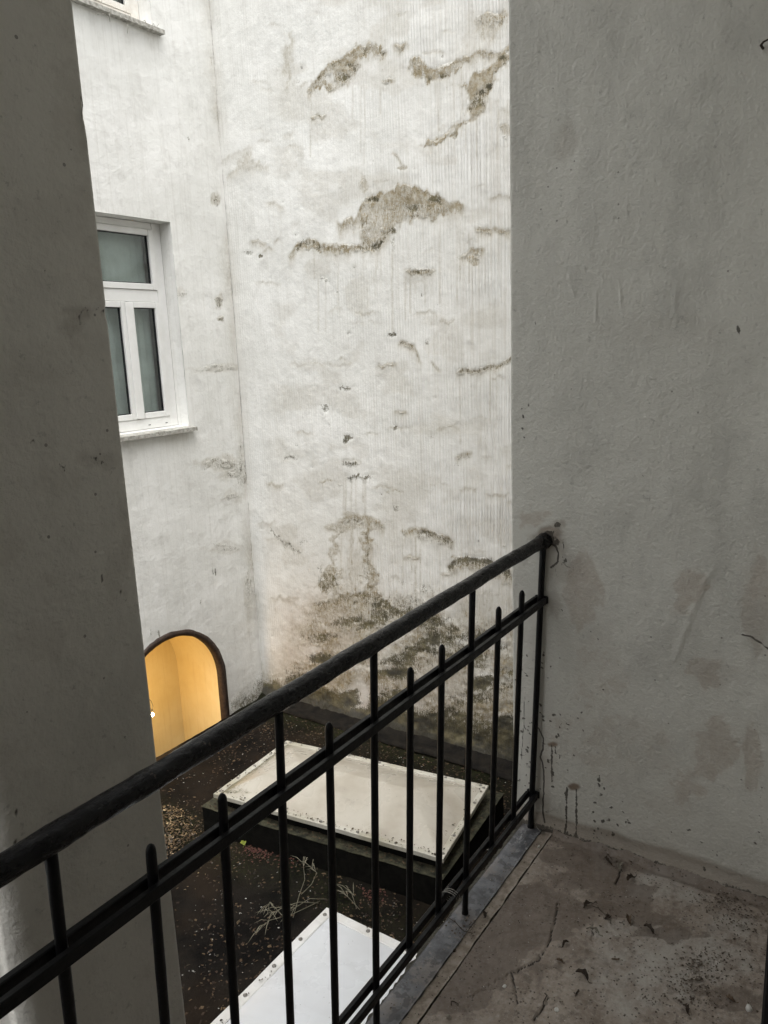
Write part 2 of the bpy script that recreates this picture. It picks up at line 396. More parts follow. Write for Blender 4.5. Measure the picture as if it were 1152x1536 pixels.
# ------------------------------------------------------------------ stain drawing (all places measured on the wall, kept as wear of that surface)
def crest(F, x, y, pts, depth, s=1.0, rise=7, wob=6, seed=1):
    """a damp mark: sharp ragged upper edge along pts, fading downwards"""
    xs = [p[0] for p in pts]; ys = [p[1] for p in pts]
    m = (x > xs[0]-10) & (x < xs[-1]+10) & (y > min(ys)-30) & (y < max(ys)+depth*4+20)
    X = x[m]; Y = y[m]
    yc = np.interp(X, xs, ys)+(fbm(X/7., Y*0+seed*3.1, seed, 3)-.5)*2*wob
    t = Y-yc
    end = sm(xs[0]-7, xs[0]+6, X)*(1-sm(xs[-1]-6, xs[-1]+7, X))
    dd = depth*(.6+.8*fbm(X/14., Y*0+seed, seed+5, 2))
    v = s*sm(-rise, rise*.3, t)*np.exp(-np.maximum(t, 0)/dd)*end
    F[m] = np.maximum(F[m], v)
def blob(F, x, y, cx, cy, rx, ry, s=1.0, rag=.5, seed=3, ang=0):
    ca, sa = math.cos(R(ang)), math.sin(R(ang))
    k = max(rx, ry)*2
    m = (abs(x-cx) < k) & (abs(y-cy) < k)
    dx = x[m]-cx; dy = y[m]-cy
    q = np.sqrt(((dx*ca+dy*sa)/rx)**2+((-dx*sa+dy*ca)/ry)**2)+(fbm(x[m]/(rx*.5+3), y[m]/(ry*.5+3), seed, 4)-.5)*2*rag
    F[m] = np.maximum(F[m], s*(1-sm(.55, 1.2, q)))
def poly(F, x, y, pts, s=1.0, wob=9, rise=7, fade=26, seed=3):
    """damp patch with a ragged outline, crisp on top, softer below, blotchy inside"""
    pts = np.array(pts, float); x0, y0 = pts.min(0)-30; x1, y1 = pts.max(0)+fade+30
    m = (x > x0) & (x < x1) & (y > y0) & (y < y1)
    X = x[m]+(fbm(x[m]/11., y[m]/11., seed, 4)-.5)*2*wob; Y = y[m]+(fbm(x[m]/6., y[m]/16., seed+9, 4)-.5)*2.4*wob
    d = np.full(X.shape, 1e9); ins = np.zeros(X.shape, bool); n = len(pts)
    for i in range(n):
        a, b = pts[i], pts[(i+1) % n]; ab = b-a; L = ab@ab+1e-9
        t = np.clip(((X-a[0])*ab[0]+(Y-a[1])*ab[1])/L, 0, 1); d = np.minimum(d, np.hypot(X-a[0]-t*ab[0], Y-a[1]-t*ab[1]))
        if a[1] != b[1]: ins ^= ((a[1] > Y) != (b[1] > Y)) & (X < (b[0]-a[0])*(Y-a[1])/(b[1]-a[1])+a[0])
    sd = np.where(ins, d, -d); top = np.full(X.shape, 1e9)
    for i in range(n):
        a, b = pts[i], pts[(i+1) % n]
        if a[0] == b[0]: continue
        sp_ = ((a[0] > X) != (b[0] > X)); yc = (b[1]-a[1])*(X-a[0])/(b[0]-a[0])+a[1]; top = np.where(sp_ & (yc < top) & (yc < Y+14), yc, top)
    gr_ = np.exp(-np.clip(Y-top, 0, 60)/fade)
    blot = .55+.75*fbm(x[m]/22., y[m]/18., seed+4, 4)
    soft_ = np.where(Y-top < np.maximum(d, 2)*1.7, rise+3., 15.)
    F[m] = np.maximum(F[m], s*np.clip(sm(0, 1, (sd+3)/soft_)*(blot*.75+.27)*(.64+.62*gr_), 0, 1.08))
def stroke(F, x, y, pts, w=1.5, s=1.0, wob=2.0, seed=2, taper=True):
    """crack or drip line"""
    pts = np.array(pts, float)
    x0, y0 = pts.min(0)-w*4-wob-3; x1, y1 = pts.max(0)+w*4+wob+3
    m = (x > x0) & (x < x1) & (y > y0) & (y < y1)
    X = x[m]+(fbm(y[m]/9., x[m]/9., seed, 3)-.5)*2*wob; Y = y[m]+(fbm(x[m]/9., y[m]/9., seed+9, 3)-.5)*2*wob
    d = np.full(X.shape, 1e9)
    for a, b in zip(pts[:-1], pts[1:]):
        ab = b-a; L = ab@ab+1e-9; t = np.clip(((X-a[0])*ab[0]+(Y-a[1])*ab[1])/L, 0, 1)
        d = np.minimum(d, np.hypot(X-a[0]-t*ab[0], Y-a[1]-t*ab[1]))
    F[m] = np.maximum(F[m], s*np.exp(-(d/w)**2))

# ------------------------------------------------------------------ back wall, plane X = 4.94
BX = 4.94; RZ = -1.60; LY = 4.82
def make_back_wall():
    Y = np.concatenate([np.arange(-1.0, 2.1, .25), np.arange(2.1, LY+.001, .010), [LY+.12]])
    Z = np.concatenate([np.arange(-1.75, -1.6, .05), np.arange(-1.6, 4.5, .0115), np.arange(4.6, 6.9, .3)])
    yy, zz = np.meshgrid(Y, Z, indexing='ij')
    x = np.full(yy.shape, BX)
    P = np.stack([x, yy, zz], -1).reshape(-1, 3)
    px, py = to_px(P)
    N = len(P); br = np.zeros(N); mo = np.zeros(N); ck = np.zeros(N); gr = np.zeros(N); pk = np.zeros(N)
    c = lambda pts, d, s=1., **k: crest(br, px, py, pts, d, s, **k)
    g = lambda pts, d, s=1., **k: crest(mo, px, py, pts, d, s, **k)
    # upper left run
    c([(460, 133), (497, 98), (530, 72), (556, 67), (580, 77)], 18, 1.0, wob=9, seed=4); g([(470, 131), (497, 110)], 5, .5)
    c([(590, 69), (613, 69)], 10, 1., seed=6)
    c([(447, 128), (462, 126)], 5, .6)
    c([(611, 104), (622, 87), (630, 90), (648, 104), (672, 99), (697, 88), (716, 79), (747, 82), (775, 63)], 13, 1.0, wob=6, seed=7)
    g([(640, 103), (655, 102), (694, 91)], 4, .45, seed=8); g([(613, 92), (632, 90)], 6, .4)
    c([(711, 28), (730, 22), (764, 18)], 30, .75, seed=10); g([(715, 24), (762, 18)], 4, .35)
    # the broad diagonal run to the right edge
    p_ = lambda pts, s_=1., **k: poly(br, px, py, pts, s_, **k)
    p_([(459, 133), (476, 124), (496, 114), (497, 97), (520, 82), (533, 69), (556, 65), (581, 76), (575, 90), (545, 92), (540, 112), (522, 132), (490, 150), (480, 136)], .95, seed=201)
    p_([(611, 108), (614, 92), (622, 85), (634, 93), (648, 106), (675, 100), (697, 92), (692, 106), (680, 116), (660, 122), (640, 130), (622, 120)], .95, seed=202)
    p_([(776, 62), (776, 92), (765, 98), (750, 115), (740, 140), (732, 165), (720, 184), (700, 192), (685, 207), (664, 216), (640, 224), (625, 219), (640, 211), (668, 205), (692, 184), (700, 168), (700, 146), (694, 130), (712, 112), (735, 95), (752, 80)], 1.15, seed=203, fade=60)
    p_([(712, 28), (730, 21), (765, 18), (762, 40), (750, 62), (735, 70), (712, 66)], .62, seed=204)
    p_([(534, 330), (536, 316), (550, 308), (548, 292), (566, 287), (604, 281), (632, 284), (662, 298), (700, 311), (688, 323), (660, 330), (640, 338), (620, 332), (598, 345), (586, 366), (563, 378), (530, 381), (500, 379), (470, 377), (434, 386), (446, 369), (463, 363), (497, 372), (530, 367), (536, 352), (531, 342)], .95, seed=205)
    p_([(466, 913), (486, 901), (502, 896), (530, 890), (556, 887), (582, 902), (614, 926), (602, 948), (570, 955), (540, 965), (500, 958), (470, 935)], .8, wob=14, seed=206)
    p_([(628, 936), (660, 932), (692, 940), (700, 960), (670, 975), (640, 966)], .8, wob=10, seed=207)
    p_([(676, 852), (700, 838), (738, 842), (772, 858), (772, 880), (740, 872), (700, 862)], .75, seed=208)
    p_([(335, 268), (352, 240), (378, 218), (382, 235), (404, 252), (360, 262)], .45, wob=12, seed=209)
    c([(690, 182), (662, 208), (640, 214)][::-1], 16, .7, seed=13); blob(br, px, py, 762, 196, 18, 12, .6, seed=14); blob(mo, px, py, 757, 206, 4, 5, .5)
    c([(745, 160), (772, 168)], 20, .5, seed=51)
    c([(573, 121), (594, 120)], 8, .9, seed=15); g([(574, 125), (590, 120)], 3, .5)
    c([(464, 172), (490, 172)], 9, .85, seed=16); c([(330, 242), (380, 216)], 20, .42, seed=17); c([(338, 266), (360, 250), (405, 250)], 12, .55, seed=18)
    c([(424, 202), (440, 200)], 8, .5, seed=19); c([(588, 232), (598, 236), (608, 252)], 7, .7, seed=20); blob(br, px, py, 604, 252, 8, 4, .8)
    # the large mark in the middle
    c([(506, 335), (534, 330), (544, 306), (570, 292), (604, 282), (632, 286), (660, 300), (698, 311)], 20, 1., wob=9, seed=21)
    blob(br, px, py, 545, 275, 9, 14, .6, seed=22)
    g([(606, 283), (634, 287), (655, 300)], 4, .5, seed=28)
    c([(434, 384), (447, 366), (463, 362), (497, 373), (530, 368), (563, 371), (582, 352)], 13, 1.05, wob=5, seed=29)
    g([(440, 374), (452, 365), (468, 364)], 8, .75, seed=30); g([(468, 366), (497, 374), (530, 370), (563, 371)], 5, .5, seed=31)
    blob(mo, px, py, 588, 346, 7, 6, .75); blob(mo, px, py, 563, 370, 8, 7, .7); blob(mo, px, py, 590, 366, 4, 12, .45)
    c([(609, 405), (625, 407), (652, 405)], 7, 1., seed=32); g([(611, 406), (650, 406)], 3, .7, seed=33); c([(618, 412), (645, 412)], 16, .5)
    g([(478, 418), (490, 419), (498, 426)], 4, .7, seed=34)
    c([(713, 342), (740, 345), (774, 348)], 11, .95, seed=35); c([(690, 384), (712, 375), (728, 374)], 13, .9, seed=36); blob(br, px, py, 708, 390, 15, 10, .8)
    g([(716, 344), (768, 348)], 3, .4)
    blob(mo, px, py, 588, 503, 8, 5, .9, rag=.8); c([(597, 513), (610, 512), (622, 520), (632, 545)], 11, .9, seed=37); g([(597, 514), (622, 518)], 3, .55)
    c([(565, 551), (580, 549), (597, 544)], 6, .8, seed=38); g([(686, 556), (722, 553), (748, 546), (774, 538)], 4, .75, seed=39)
    c([(686, 555), (722, 552), (748, 545), (774, 537)], 9, .9, seed=39); c([(658, 483), (682, 482)], 6, .75, seed=40); g([(508, 583), (530, 583)], 3, .9, seed=41)
    c([(647, 545), (661, 556)], 7, .8, seed=42); c([(434, 547), (480, 545), (530, 547)], 5, .5, seed=43); blob(mo, px, py, 488, 613, 5, 6, .6, rag=.8)
    blob(mo, px, py, 371, 379, 9, 4, .6, rag=.9); blob(mo, px, py, 390, 384, 4, 3, .9)
    stroke(br, px, py, [(432, 50), (437, 62), (430, 140)], 5, .5, 6, 44); blob(br, px, py, 428, 90, 6, 30, .5, rag=.8)
    # small ragged ledges lower down
    blob(mo, px, py, 521, 659, 8, 7, .85, rag=.9); g([(514, 694), (525, 697), (538, 696)], 6, .85, seed=45); g([(520, 718), (536, 714), (557, 716)], 7, .85, seed=46)
    c([(515, 690), (545, 696)], 10, .5); g([(507, 728), (514, 726)], 3, .5)
    g([(424, 687), (436, 684), (446, 690)], 4, .75, seed=47); c([(398, 726), (426, 728)], 7, .65, seed=48)
    c([(683, 683), (709, 682)], 8, .75, seed=49); g([(685, 685), (709, 683)], 4, .5); c([(689, 733), (717, 733)], 7, .6, seed=50); c([(627, 734), (650, 735)], 4, .45)
    c([(758, 698), (772, 696)], 10, .5); c([(757, 752), (772, 752)], 8, .5); blob(mo, px, py, 593, 642, 4, 5, .7); blob(mo, px, py, 595, 762, 4, 8, .6, rag=.8)
    g([(406, 793), (414, 801), (428, 816), (452, 828)], 4, .7, seed=52); g([(447, 813), (461, 814)], 4, .65)
    c([(602, 797), (633, 795), (648, 800), (681, 812)], 13, .95, seed=53); g([(628, 797), (640, 797), (657, 805), (681, 812)], 9, .8, seed=54, wob=8)
    g([(671, 849), (684, 842), (700, 836), (737, 842), (769, 862)], 13, 1.0, seed=55, wob=5); c([(672, 850), (697, 840), (737, 846), (772, 868)], 22, .9, seed=56)
    c([(604, 838), (616, 834), (632, 836)], 9, .7, seed=57)
    # damp column and the big patch low in the middle
    c([(506, 786), (520, 774), (548, 776), (578, 787)], 15, .9, seed=58); g([(510, 786), (526, 778), (545, 788)], 8, .6, seed=59)
    stroke(br, px, py, [(506, 790), (500, 820), (504, 870), (508, 900)], 7, .62, 14, 60); stroke(br, px, py, [(552, 785), (546, 820), (556, 850), (553, 900)], 9, .85, 14, 61); blob(br, px, py, 530, 850, 26, 60, .42, rag=.9, seed=161); blob(br, px, py, 530, 785, 34, 16, .6, rag=1., seed=162)
    stroke(mo, px, py, [(552, 800), (550, 850), (555, 905)], 3.5, .5, 5, 62); stroke(br, px, py, [(527, 790), (528, 850), (526, 900)], 4, .55, 4, 63)
    blob(br, px, py, 492, 868, 16, 22, .75, rag=.9, seed=64); blob(mo, px, py, 492, 868, 14, 18, .55, rag=.9, seed=65)
    c([(466, 912), (485, 900), (502, 896), (530, 892), (556, 888), (580, 902), (610, 922)], 50, .85, wob=9, seed=66)
    g([(470, 908), (502, 897), (554, 890), (580, 904)], 16, .55, wob=9, seed=67); g([(556, 906), (574, 900), (606, 924)], 24, .85, seed=68); blob(mo, px, py, 575, 925, 20, 16, .7, rag=.5, seed=69)
    g([(636, 942), (660, 935), (692, 946)], 14, .85, seed=70); c([(636, 938), (690, 942)], 30, .8, seed=71)
    blob(br, px, py, 530, 950, 70, 55, .55, rag=.8, seed=72); blob(br, px, py, 640, 1010, 80, 60, .55, rag=.7, seed=73)
    c([(704, 982), (735, 976), (768, 990)], 26, .85, seed=74); g([(705, 980), (735, 976), (768, 988)], 8, .4, seed=75)
    blob(br, px, py, 720, 1040, 60, 50, .55, rag=.8, seed=76); g([(636, 1018), (665, 1012)], 12, .55, seed=77); blob(mo, px, py, 585, 1010, 16, 30, .4, rag=.9, seed=78)
    stroke(mo, px, py, [(577, 900), (600, 940), (640, 975), (690, 1000)], 5, .42, 10, 79)
    blob(pk, px, py, 470, 960, 70, 80, .55, rag=.4, seed=80); blob(pk, px, py, 620, 1040, 110, 50, .4, rag=.4, seed=81)
    c([(405, 896), (432, 900), (452, 910)], 10, .55, seed=82); c([(420, 980), (450, 972), (470, 990)], 18, .4, seed=83)
    for _ in range(60):      # small scattered crumbs of damp
        qx, qy = rng.uniform(375, 768), rng.uniform(20, 900); w_ = rng.uniform(5, 20)
        c([(qx-w_, qy+rng.uniform(-3, 3)), (qx, qy-rng.uniform(0, 4)), (qx+w_, qy+rng.uniform(-3, 4))], rng.uniform(3, 10), rng.uniform(.35, .75), seed=int(qx*3+qy), rise=4, wob=5)
    for (qx0, qx1, qy) in [(460, 580, 120), (612, 700, 110), (690, 770, 150), (435, 590, 375), (540, 700, 330), (600, 650, 408), (690, 770, 350), (690, 770, 552), (510, 560, 715), (600, 682, 805), (670, 770, 850), (470, 610, 920), (505, 560, 790)]:
        for _ in range(7):
            qx = rng.uniform(qx0, qx1); ln = rng.uniform(25, 130); stroke(br, px, py, [(qx, qy), (qx+ln*.012*(qx > 560)-ln*.01, qy+ln)], 1.6, rng.uniform(.28, .5), .6, int(qx))
    mo = np.maximum(mo, np.clip(br, 0, 1)*np.clip(fbm(px/16., py/13., 311, 5)-.46, 0, 1)*3.2*sm(.45, .8, br))
    # foot of the wall
    low = sm(800, 1000, py)*sm(380, 470, px); br = np.maximum(br, low*(.20+1.45*np.clip(fbm(px/26., py/20., 211, 5)-.18, 0, 1))); mo = np.maximum(mo, low*np.clip(fbm(px/40., py/18., 212, 6)-.385, 0, 1)*3.4*sm(430, 500, px))
    br = np.maximum(br, sm(.50, .66, fbm(px/60., py/40., 213, 4))*.30*sm(380, 430, px))
    z = P[:, 2]; y = P[:, 1]
    nb = fbm(y*3, z*6, 90, 4); hw = (fbm(y*5, z*7, 191, 5)-.5)*.30
    hb = .30-.10*sm(4.3, 4.7, y)+.12*(fbm(y*4, z*0, 91, 3)-.5)
    t = (z-RZ)
    patch = np.zeros(N); blob(patch, px, py, 536, 1046, 20, 30, 1.0, rag=.18, seed=92)
    mo = np.maximum(mo, (1-sm(hb*.35, hb*1.6, t+hw))*(.75+.8*nb)*(1-.8*patch*sm(.08, .2, t))); br = np.maximum(br, (1-sm(hb, hb*2.6, t))*(.25+.75*nb)*(1-patch))
    br = np.maximum(br, (1-sm(.35, .95, t))*.55*fbm(y*7, z*7, 93, 4)*(1-patch)*sm(4.75, 4.3, y)); pk = np.maximum(pk, patch*.3)
    br *= (1-.8*patch)
    mo = np.maximum(mo, (1-sm(.04, .20, t+hw*.35))*1.8)  # wet moss at the foot, with the cove's shading painted in as near-black
    # corner seam with the window wall
    cn = np.exp(-((LY-y)/.014)**2)*(.1+.9*fbm(y*0, z*9, 94, 3))*.8; ck = np.maximum(ck, cn)
    br = np.maximum(br, np.exp(-((LY-y)/.10)**2)*.45*fbm(y*3, z*5, 95, 3))
    for _ in range(46):
        yy0 = rng.uniform(2.3, 4.7); zz0 = rng.uniform(-1.2, 4.2)
        m = (abs(y-yy0) < .1) & (abs(z-zz0) < .1)
        q = np.hypot((y[m]-yy0)/rng.uniform(.008, .03), (z[m]-zz0)/rng.uniform(.006, .02)); mo[m] = np.maximum(mo[m], .6*np.exp(-q*q))
    gr = sm(470, 620, px)*(.35+.65*sm(620, 740, px))*(1-sm(.0, .5, br)*.4)*sm(-.9, -.2, z)+.12
    gr = gr*(.3+.9*fbm(y*3, z*1.2, 96, 3))
    # relief in the mesh itself: bellied render, sunken stains
    P[:, 0] += (fbm(y*1.5, z*1.1, 97, 3)-.5)*.022+(fbm(y*9, z*9, 98, 3)-.5)*.005+np.clip(mo, 0, 1)*.004+patch*.004
    P[:, 0] += (fbm(y*22, z*26, 192, 4)-.5)*.016*np.clip(low*br+mo, 0, 1); P[:, 0] -= (1-sm(.0, .16, t))*.05*(1-.2*nb)          # swollen foot of the wall
    F = grid_faces(len(Y), len(Z), flip=True)
    me = raw_mesh('back_wall', P, F, WHITE, True, dict(brown=br, moss=mo, crack=ck, groove=np.clip(gr, 0, 1), pink=pk))
    o = link('back_wall', me)
    tag(o, 'tall weathered white courtyard wall covered in brown damp stains and green moss', 'wall')
    return o
make_back_wall()
print('back wall ok')

# ------------------------------------------------------------------ window wall, plane Y = 4.82, with arch and two windows
WX0, WX1, WZ0, WZ1 = 3.45, 4.33, 1.035, 2.605      # window opening
DZ = 2.93                                          # storey height
AX, AZ, AR = 3.90, -1.19, .575                     # arch centre and outer radius
def make_window_wall():
    root = empty('courtyard_house', (4.0, LY, RZ))
    tag(root, 'white plastered house side with two white windows above a lit arch', 'house')
    base = np.concatenate([np.arange(-4.0, 3.2, .35), np.arange(3.2, BX+.001, .014)])
    X = np.unique(np.round(np.concatenate([base, [WX0, WX1, AX-AR, AX+AR, BX]]), 4))
    zb = np.concatenate([np.arange(-1.75, -1.6, .05), np.arange(-1.6, 4.5, .014), np.arange(4.6, 6.9, .3)])
    Z = np.unique(np.round(np.concatenate([zb, [WZ0, WZ1, WZ0+DZ, WZ1+DZ, -1.55, -.60]]), 4))
    xx, zz = np.meshgrid(X, Z, indexing='ij')
    xc = (X[1:]+X[:-1])/2; zc = (Z[1:]+Z[:-1])/2
    XC, ZC = np.meshgrid(xc, zc, indexing='ij')
    hole = np.zeros(XC.shape, bool)
    for d in (0, DZ): hole |= (XC > WX0) & (XC < WX1) & (ZC > WZ0+d) & (ZC < WZ1+d)
    hole |= (XC > AX-AR) & (XC < AX+AR) & (ZC < -.60) & (ZC > -3)
    V = np.stack([xx, np.full(xx.shape, LY), zz], -1).reshape(-1, 3)
    F = grid_faces(len(X), len(Z), keep=~hole)
    # spandrel between the arch curve and the rectangle above it
    xs = X[(X >= AX-AR-1e-5) & (X <= AX+AR+1e-5)]; k = 22
    za = AZ+np.sqrt(np.maximum(AR**2-(xs-AX)**2, 0))
    tt = np.linspace(0, 1, k)
    sx, st = np.meshgrid(xs, tt, indexing='ij'); szz = za[:, None]*(1-st)+(-.60)*st
    V2 = np.stack([sx, np.full(sx.shape, LY), szz], -1).reshape(-1, 3)
    F2 = grid_faces(len(xs), k)+len(V)
    V = np.concatenate([V, V2]); F = np.concatenate([F, F2])
    px, py = to_px(V); x = V[:, 0]; z = V[:, 2]; N = len(V)
    br = np.zeros(N); mo = np.zeros(N); ck = np.zeros(N); gr = np.zeros(N); pk = np.zeros(N)
    for q in [(330, 695, 28, 9, .45), (345, 712, 20, 6, .4), (330, 552, 22, 7, .4), (350, 745, 14, 8, .35), (340, 822, 26, 6, .35), (300, 555, 12, 4, .3), (270, 440, 10, 5, .35), (328, 452, 5, 7, .6), (331, 478, 4, 4, .6),
              (323, 302, 5, 8, .55), (362, 700, 10, 30, .4), (375, 880, 10, 40, .4)]:
        blob(mo, px, py, *q[:4], q[4], rag=1.0, seed=int(q[0]))
        blob(br, px, py, q[0], q[1], q[2]*1.4, q[3]*1.6, q[4]*.9, rag=.9, seed=int(q[0])+1)
    for a in [(323, 852, 5), (319, 853, 4), (226, 942, 5), (238, 946, 4), (300, 900, 3), (282, 205, 3), (262, 505, 3), (395, 815, 3)]:
        stroke(mo, px, py, [(a[0], a[1]), (a[0]+1, a[1]+a[2]*2)], 1.6, .8, 1.0, a[0])
    c0 = np.exp(-((BX-x)/.016)**2)*(.1+.9*fbm(x*0+3, z*9, 94, 3))*.8; ck = np.maximum(ck, c0)
    br = np.maximum(br, np.exp(-((BX-x)/.14)**2)*.55*fbm(x*4, z*4, 31, 3))
    t = z-RZ
    mo = np.maximum(mo, (1-sm(.03, .24+.2*sm(4.5, 4.9, x), t))*(.2+.7*fbm(x*9, z*9, 32, 4))*sm(4.3, 4.55, x)); br = np.maximum(br, (1-sm(.05, .5, t))*.6*fbm(x*6, z*6, 33, 3))
    for s0, s1 in ((WZ0, 4.30), (WZ0+DZ, 4.36)):   # drips below the sills
        m = (x < s1+.02) & (x > s1-.30) & (z < s0-.02) & (z > s0-.35)
        br[m] = np.maximum(br[m], .42*fbm(x[m]*14, z[m]*2, 34, 3)*(1-sm(0, .34, s0-z[m])))
    V[:, 1] += (fbm(x*1.5, z*1.2, 35, 3)-.5)*.012+(fbm(x*10, z*10, 36, 3)-.5)*.004
    gr[:] = .08
    wl = link('wall', raw_mesh('wall', V, F, WHITE, True, dict(brown=br, moss=mo, crack=ck, groove=gr, pink=pk)), root)
    wl.matrix_parent_inverse = root.matrix_world.inverted()
    return root
HOUSE = make_window_wall()
HOUSE.location = (4.0, LY, RZ)
bpy.context.view_layer.update()
for ch in HOUSE.children: ch.matrix_parent_inverse = HOUSE.matrix_world.inverted()

def child_of(o, p):
    """parent while keeping the place"""
    o.parent = p; bpy.context.view_layer.update(); o.matrix_parent_inverse = p.matrix_world.inverted(); return o

def zero_attrs(me):
    n = len(me.vertices)
    for k_ in ('brown', 'moss', 'crack', 'groove', 'pink', 'damp'): me.attributes.new(k_, 'FLOAT', 'POINT')

def make_window(d, frame_mat, sill_end, label):
    win = empty('window', ((WX0+WX1)/2, LY, WZ0+d)); win['label'] = label
    child_of(win, HOUSE)
    FY0, FY1 = 4.945, 5.005
    z0, z1 = WZ0+d, WZ1+d
    def part(name, mb, mat, smooth=False):
        o = mb.build(name, mat, None, smooth); child_of(o, win); return o
    # reveals in plaster
    m = MB(); T = .30
    m.add([(WX1, LY, z0), (WX1, LY+T, z0), (WX1, LY+T, z1), (WX1, LY, z1)], [(0, 3, 2, 1)])
    m.add([(WX0, LY, z0), (WX0, LY+T, z0), (WX0, LY+T, z1), (WX0, LY, z1)], [(0, 1, 2, 3)])
    m.add([(WX0, LY, z1), (WX1, LY, z1), (WX1, LY+T, z1), (WX0, LY+T, z1)], [(0, 3, 2, 1)])
    m.add([(WX0, LY, z0), (WX1, LY, z0), (WX1, LY+T, z0), (WX0, LY+T, z0)], [(0, 1, 2, 3)])
    o = part('reveal', m, WHITE); zero_attrs(o.data)
    f = .052
    m = MB()   # outer frame with transom
    m.box((WX0+.002, FY0, z0+.002), (WX0+f, FY1, z1-.002), .004); m.box((WX1-f-.035, FY0, z0+.002), (WX1-.002, FY1, z1-.002), .004)
    m.box((WX0+f+.001, FY0+.001, z1-f), (WX1-f-.036, FY1-.001, z1-.003), .004); m.box((WX0+f+.001, FY0-.006, z0+.003), (WX1-f-.036, FY1-.001, z0+.085), .004)
    TR = z0+1.02
    m.box((WX0+f+.001, FY0-.004, TR-.045), (WX1-f-.036, FY1-.001, TR+.045), .004)
    part('frame', m, frame_mat)
    for xs_ in (4.02, 4.19):
        part('drain_slot', MB().box((xs_, FY0-.0075, z0+.030), (xs_+.022, FY0-.0055, z0+.036)), SEAL)
    MX = 3.945   # meeting stile of the two casements
    def sash(x0, x1, za, zb, w, pane_lab=None):
        s = MB(); y0, y1 = FY0-.014, FY0+.030
        s.box((x0, y0, za), (x0+w, y1, zb), .004); s.box((x1-w, y0, za), (x1, y1, zb), .004)
        s.box((x0+w+.001, y0+.001, za), (x1-w-.001, y1-.001, za+w), .003); s.box((x0+w+.001, y0+.001, zb-w), (x1-w-.001, y1-.001, zb), .003)
        part('sash', s, frame_mat)
        s = MB(); g = .007; a, b, c_, d_ = x0+w, x1-w, za+w, zb-w; yy = FY0+.006
        s.box((a, yy, c_), (a+g, yy+.02, d_)); s.box((b-g, yy, c_), (b, yy+.02, d_)); s.box((a+g, yy, c_), (b-g, yy+.02, c_+g)); s.box((a+g, yy, d_-g), (b-g, yy+.02, d_))
        part('seal', s, SEAL)
        s = MB().box((a+g, yy+.006, c_+g), (b-g, yy+.012, d_-g)); part('pane', s, GLASS)
    xr = WX1-f-.037
    sash(WX0+f+.002, xr, TR+.047, z1-f-.002, .045)
    sash(WX0+f+.002, MX-.028, z0+.087, TR-.047, .043); sash(MX+.004, xr, z0+.087, TR-.047, .043)
    part('meeting_stile', MB().box((MX-.040, FY0-.026, z0+.090), (MX+.030, FY0-.0145, TR-.050), .003), frame_mat)
    # curtain and dark room behind
    s = MB(); n = 40; V = []; xa, xb = WX0+.05, 4.235
    for i in range(n+1):
        xq = xa+(xb-xa)*i/n; yq = FY1+.05+.005*math.sin(i*1.9)+.003*math.sin(i*4.1)
        V += [(xq, yq, z0+.03), (xq, yq, z1-.03)]
    s.add(V, [(2*i, 2*i+2, 2*i+3, 2*i+1) for i in range(n)]); part('curtain', s, CURT, True)
    s = MB(); X0, X1, Y0, Y1 = WX0-.1, WX1+.3, LY+.301, LY+1.4
    s.add([(X0, Y1, z0-.3), (X1, Y1, z0-.3), (X1, Y1, z1+.3), (X0, Y1, z1+.3)], [(0, 1, 2, 3)])
    s.add([(X0, Y0, z0-.3), (X0, Y1, z0-.3), (X0, Y1, z1+.3), (X0, Y0, z1+.3)], [(0, 1, 2, 3)])
    s.add([(X1, Y0, z0-.3), (X1, Y1, z0-.3), (X1, Y1, z1+.3), (X1, Y0, z1+.3)], [(3, 2, 1, 0)])
    s.add([(X0, Y0, z0-.3), (X1, Y0, z0-.3), (X1, Y1, z0-.3), (X0, Y1, z0-.3)], [(0, 1, 2, 3)])
    s.add([(X0, Y0, z1+.3), (X1, Y0, z1+.3), (X1, Y1, z1+.3), (X0, Y1, z1+.3)], [(3, 2, 1, 0)])
    part('room', s, ROOM)
    # weathered sill, chipped
    nx = 50; V = []; xs = np.linspace(WX0-.03, sill_end, nx+1)
    for i, xq in enumerate(xs):
        w = (float(fbm(i*.6, d, 5, 3))-.5)
        y0 = LY-.052+.010*w; th = .030+.010*w
        V += [(xq, LY+.125, z0-.002), (xq, y0, z0-.014+.006*w), (xq, y0, z0-.014-th+.006*w), (xq, LY+.001, z0-.012-th)]
    F = []
    for i in range(nx):
        for k in range(3): F.append((i*4+k, i*4+k+1, i*4+5+k, i*4+4+k))
    F += [(0, 1, 2, 3), (nx*4+3, nx*4+2, nx*4+1, nx*4)]
    s = MB(); s.add(V, F); part('sill', s, SILL, False)
    return win
make_window(0, PVC, 4.37, 'white window with clean frame and grey glass, lower of the two')
make_window(DZ, PVCOLD, 4.40, 'white window high up, its aged sill cut by the photo top')
# loose render and cobweb twigs on the upper sill
p0 = at(222, 40, 1, LY-.03); vt = empty('dead_vine', tuple(p0)); tag(vt, 'thin dry tendrils caught on the upper window sill corner', 'dead vine')
for pts in [[(212, 34), (217, 30), (221, 38), (223, 46)], [(226, 44), (230, 35), (234, 42), (238, 36)], [(165, 14), (164, 24), (165, 33)], [(146, 22), (154, 20), (160, 24)], [(191, 36), (192, 42), (191, 50)], [(222, 42), (216, 38), (210, 37), (204, 34)]]:
    q = [at(a_, b_, 1, LY-.045-.01*(k % 2))-p0 for k, (a_, b_) in enumerate(pts)]
    MB().tube(q, .0022, 5).build('tendril', SILL, vt, True)

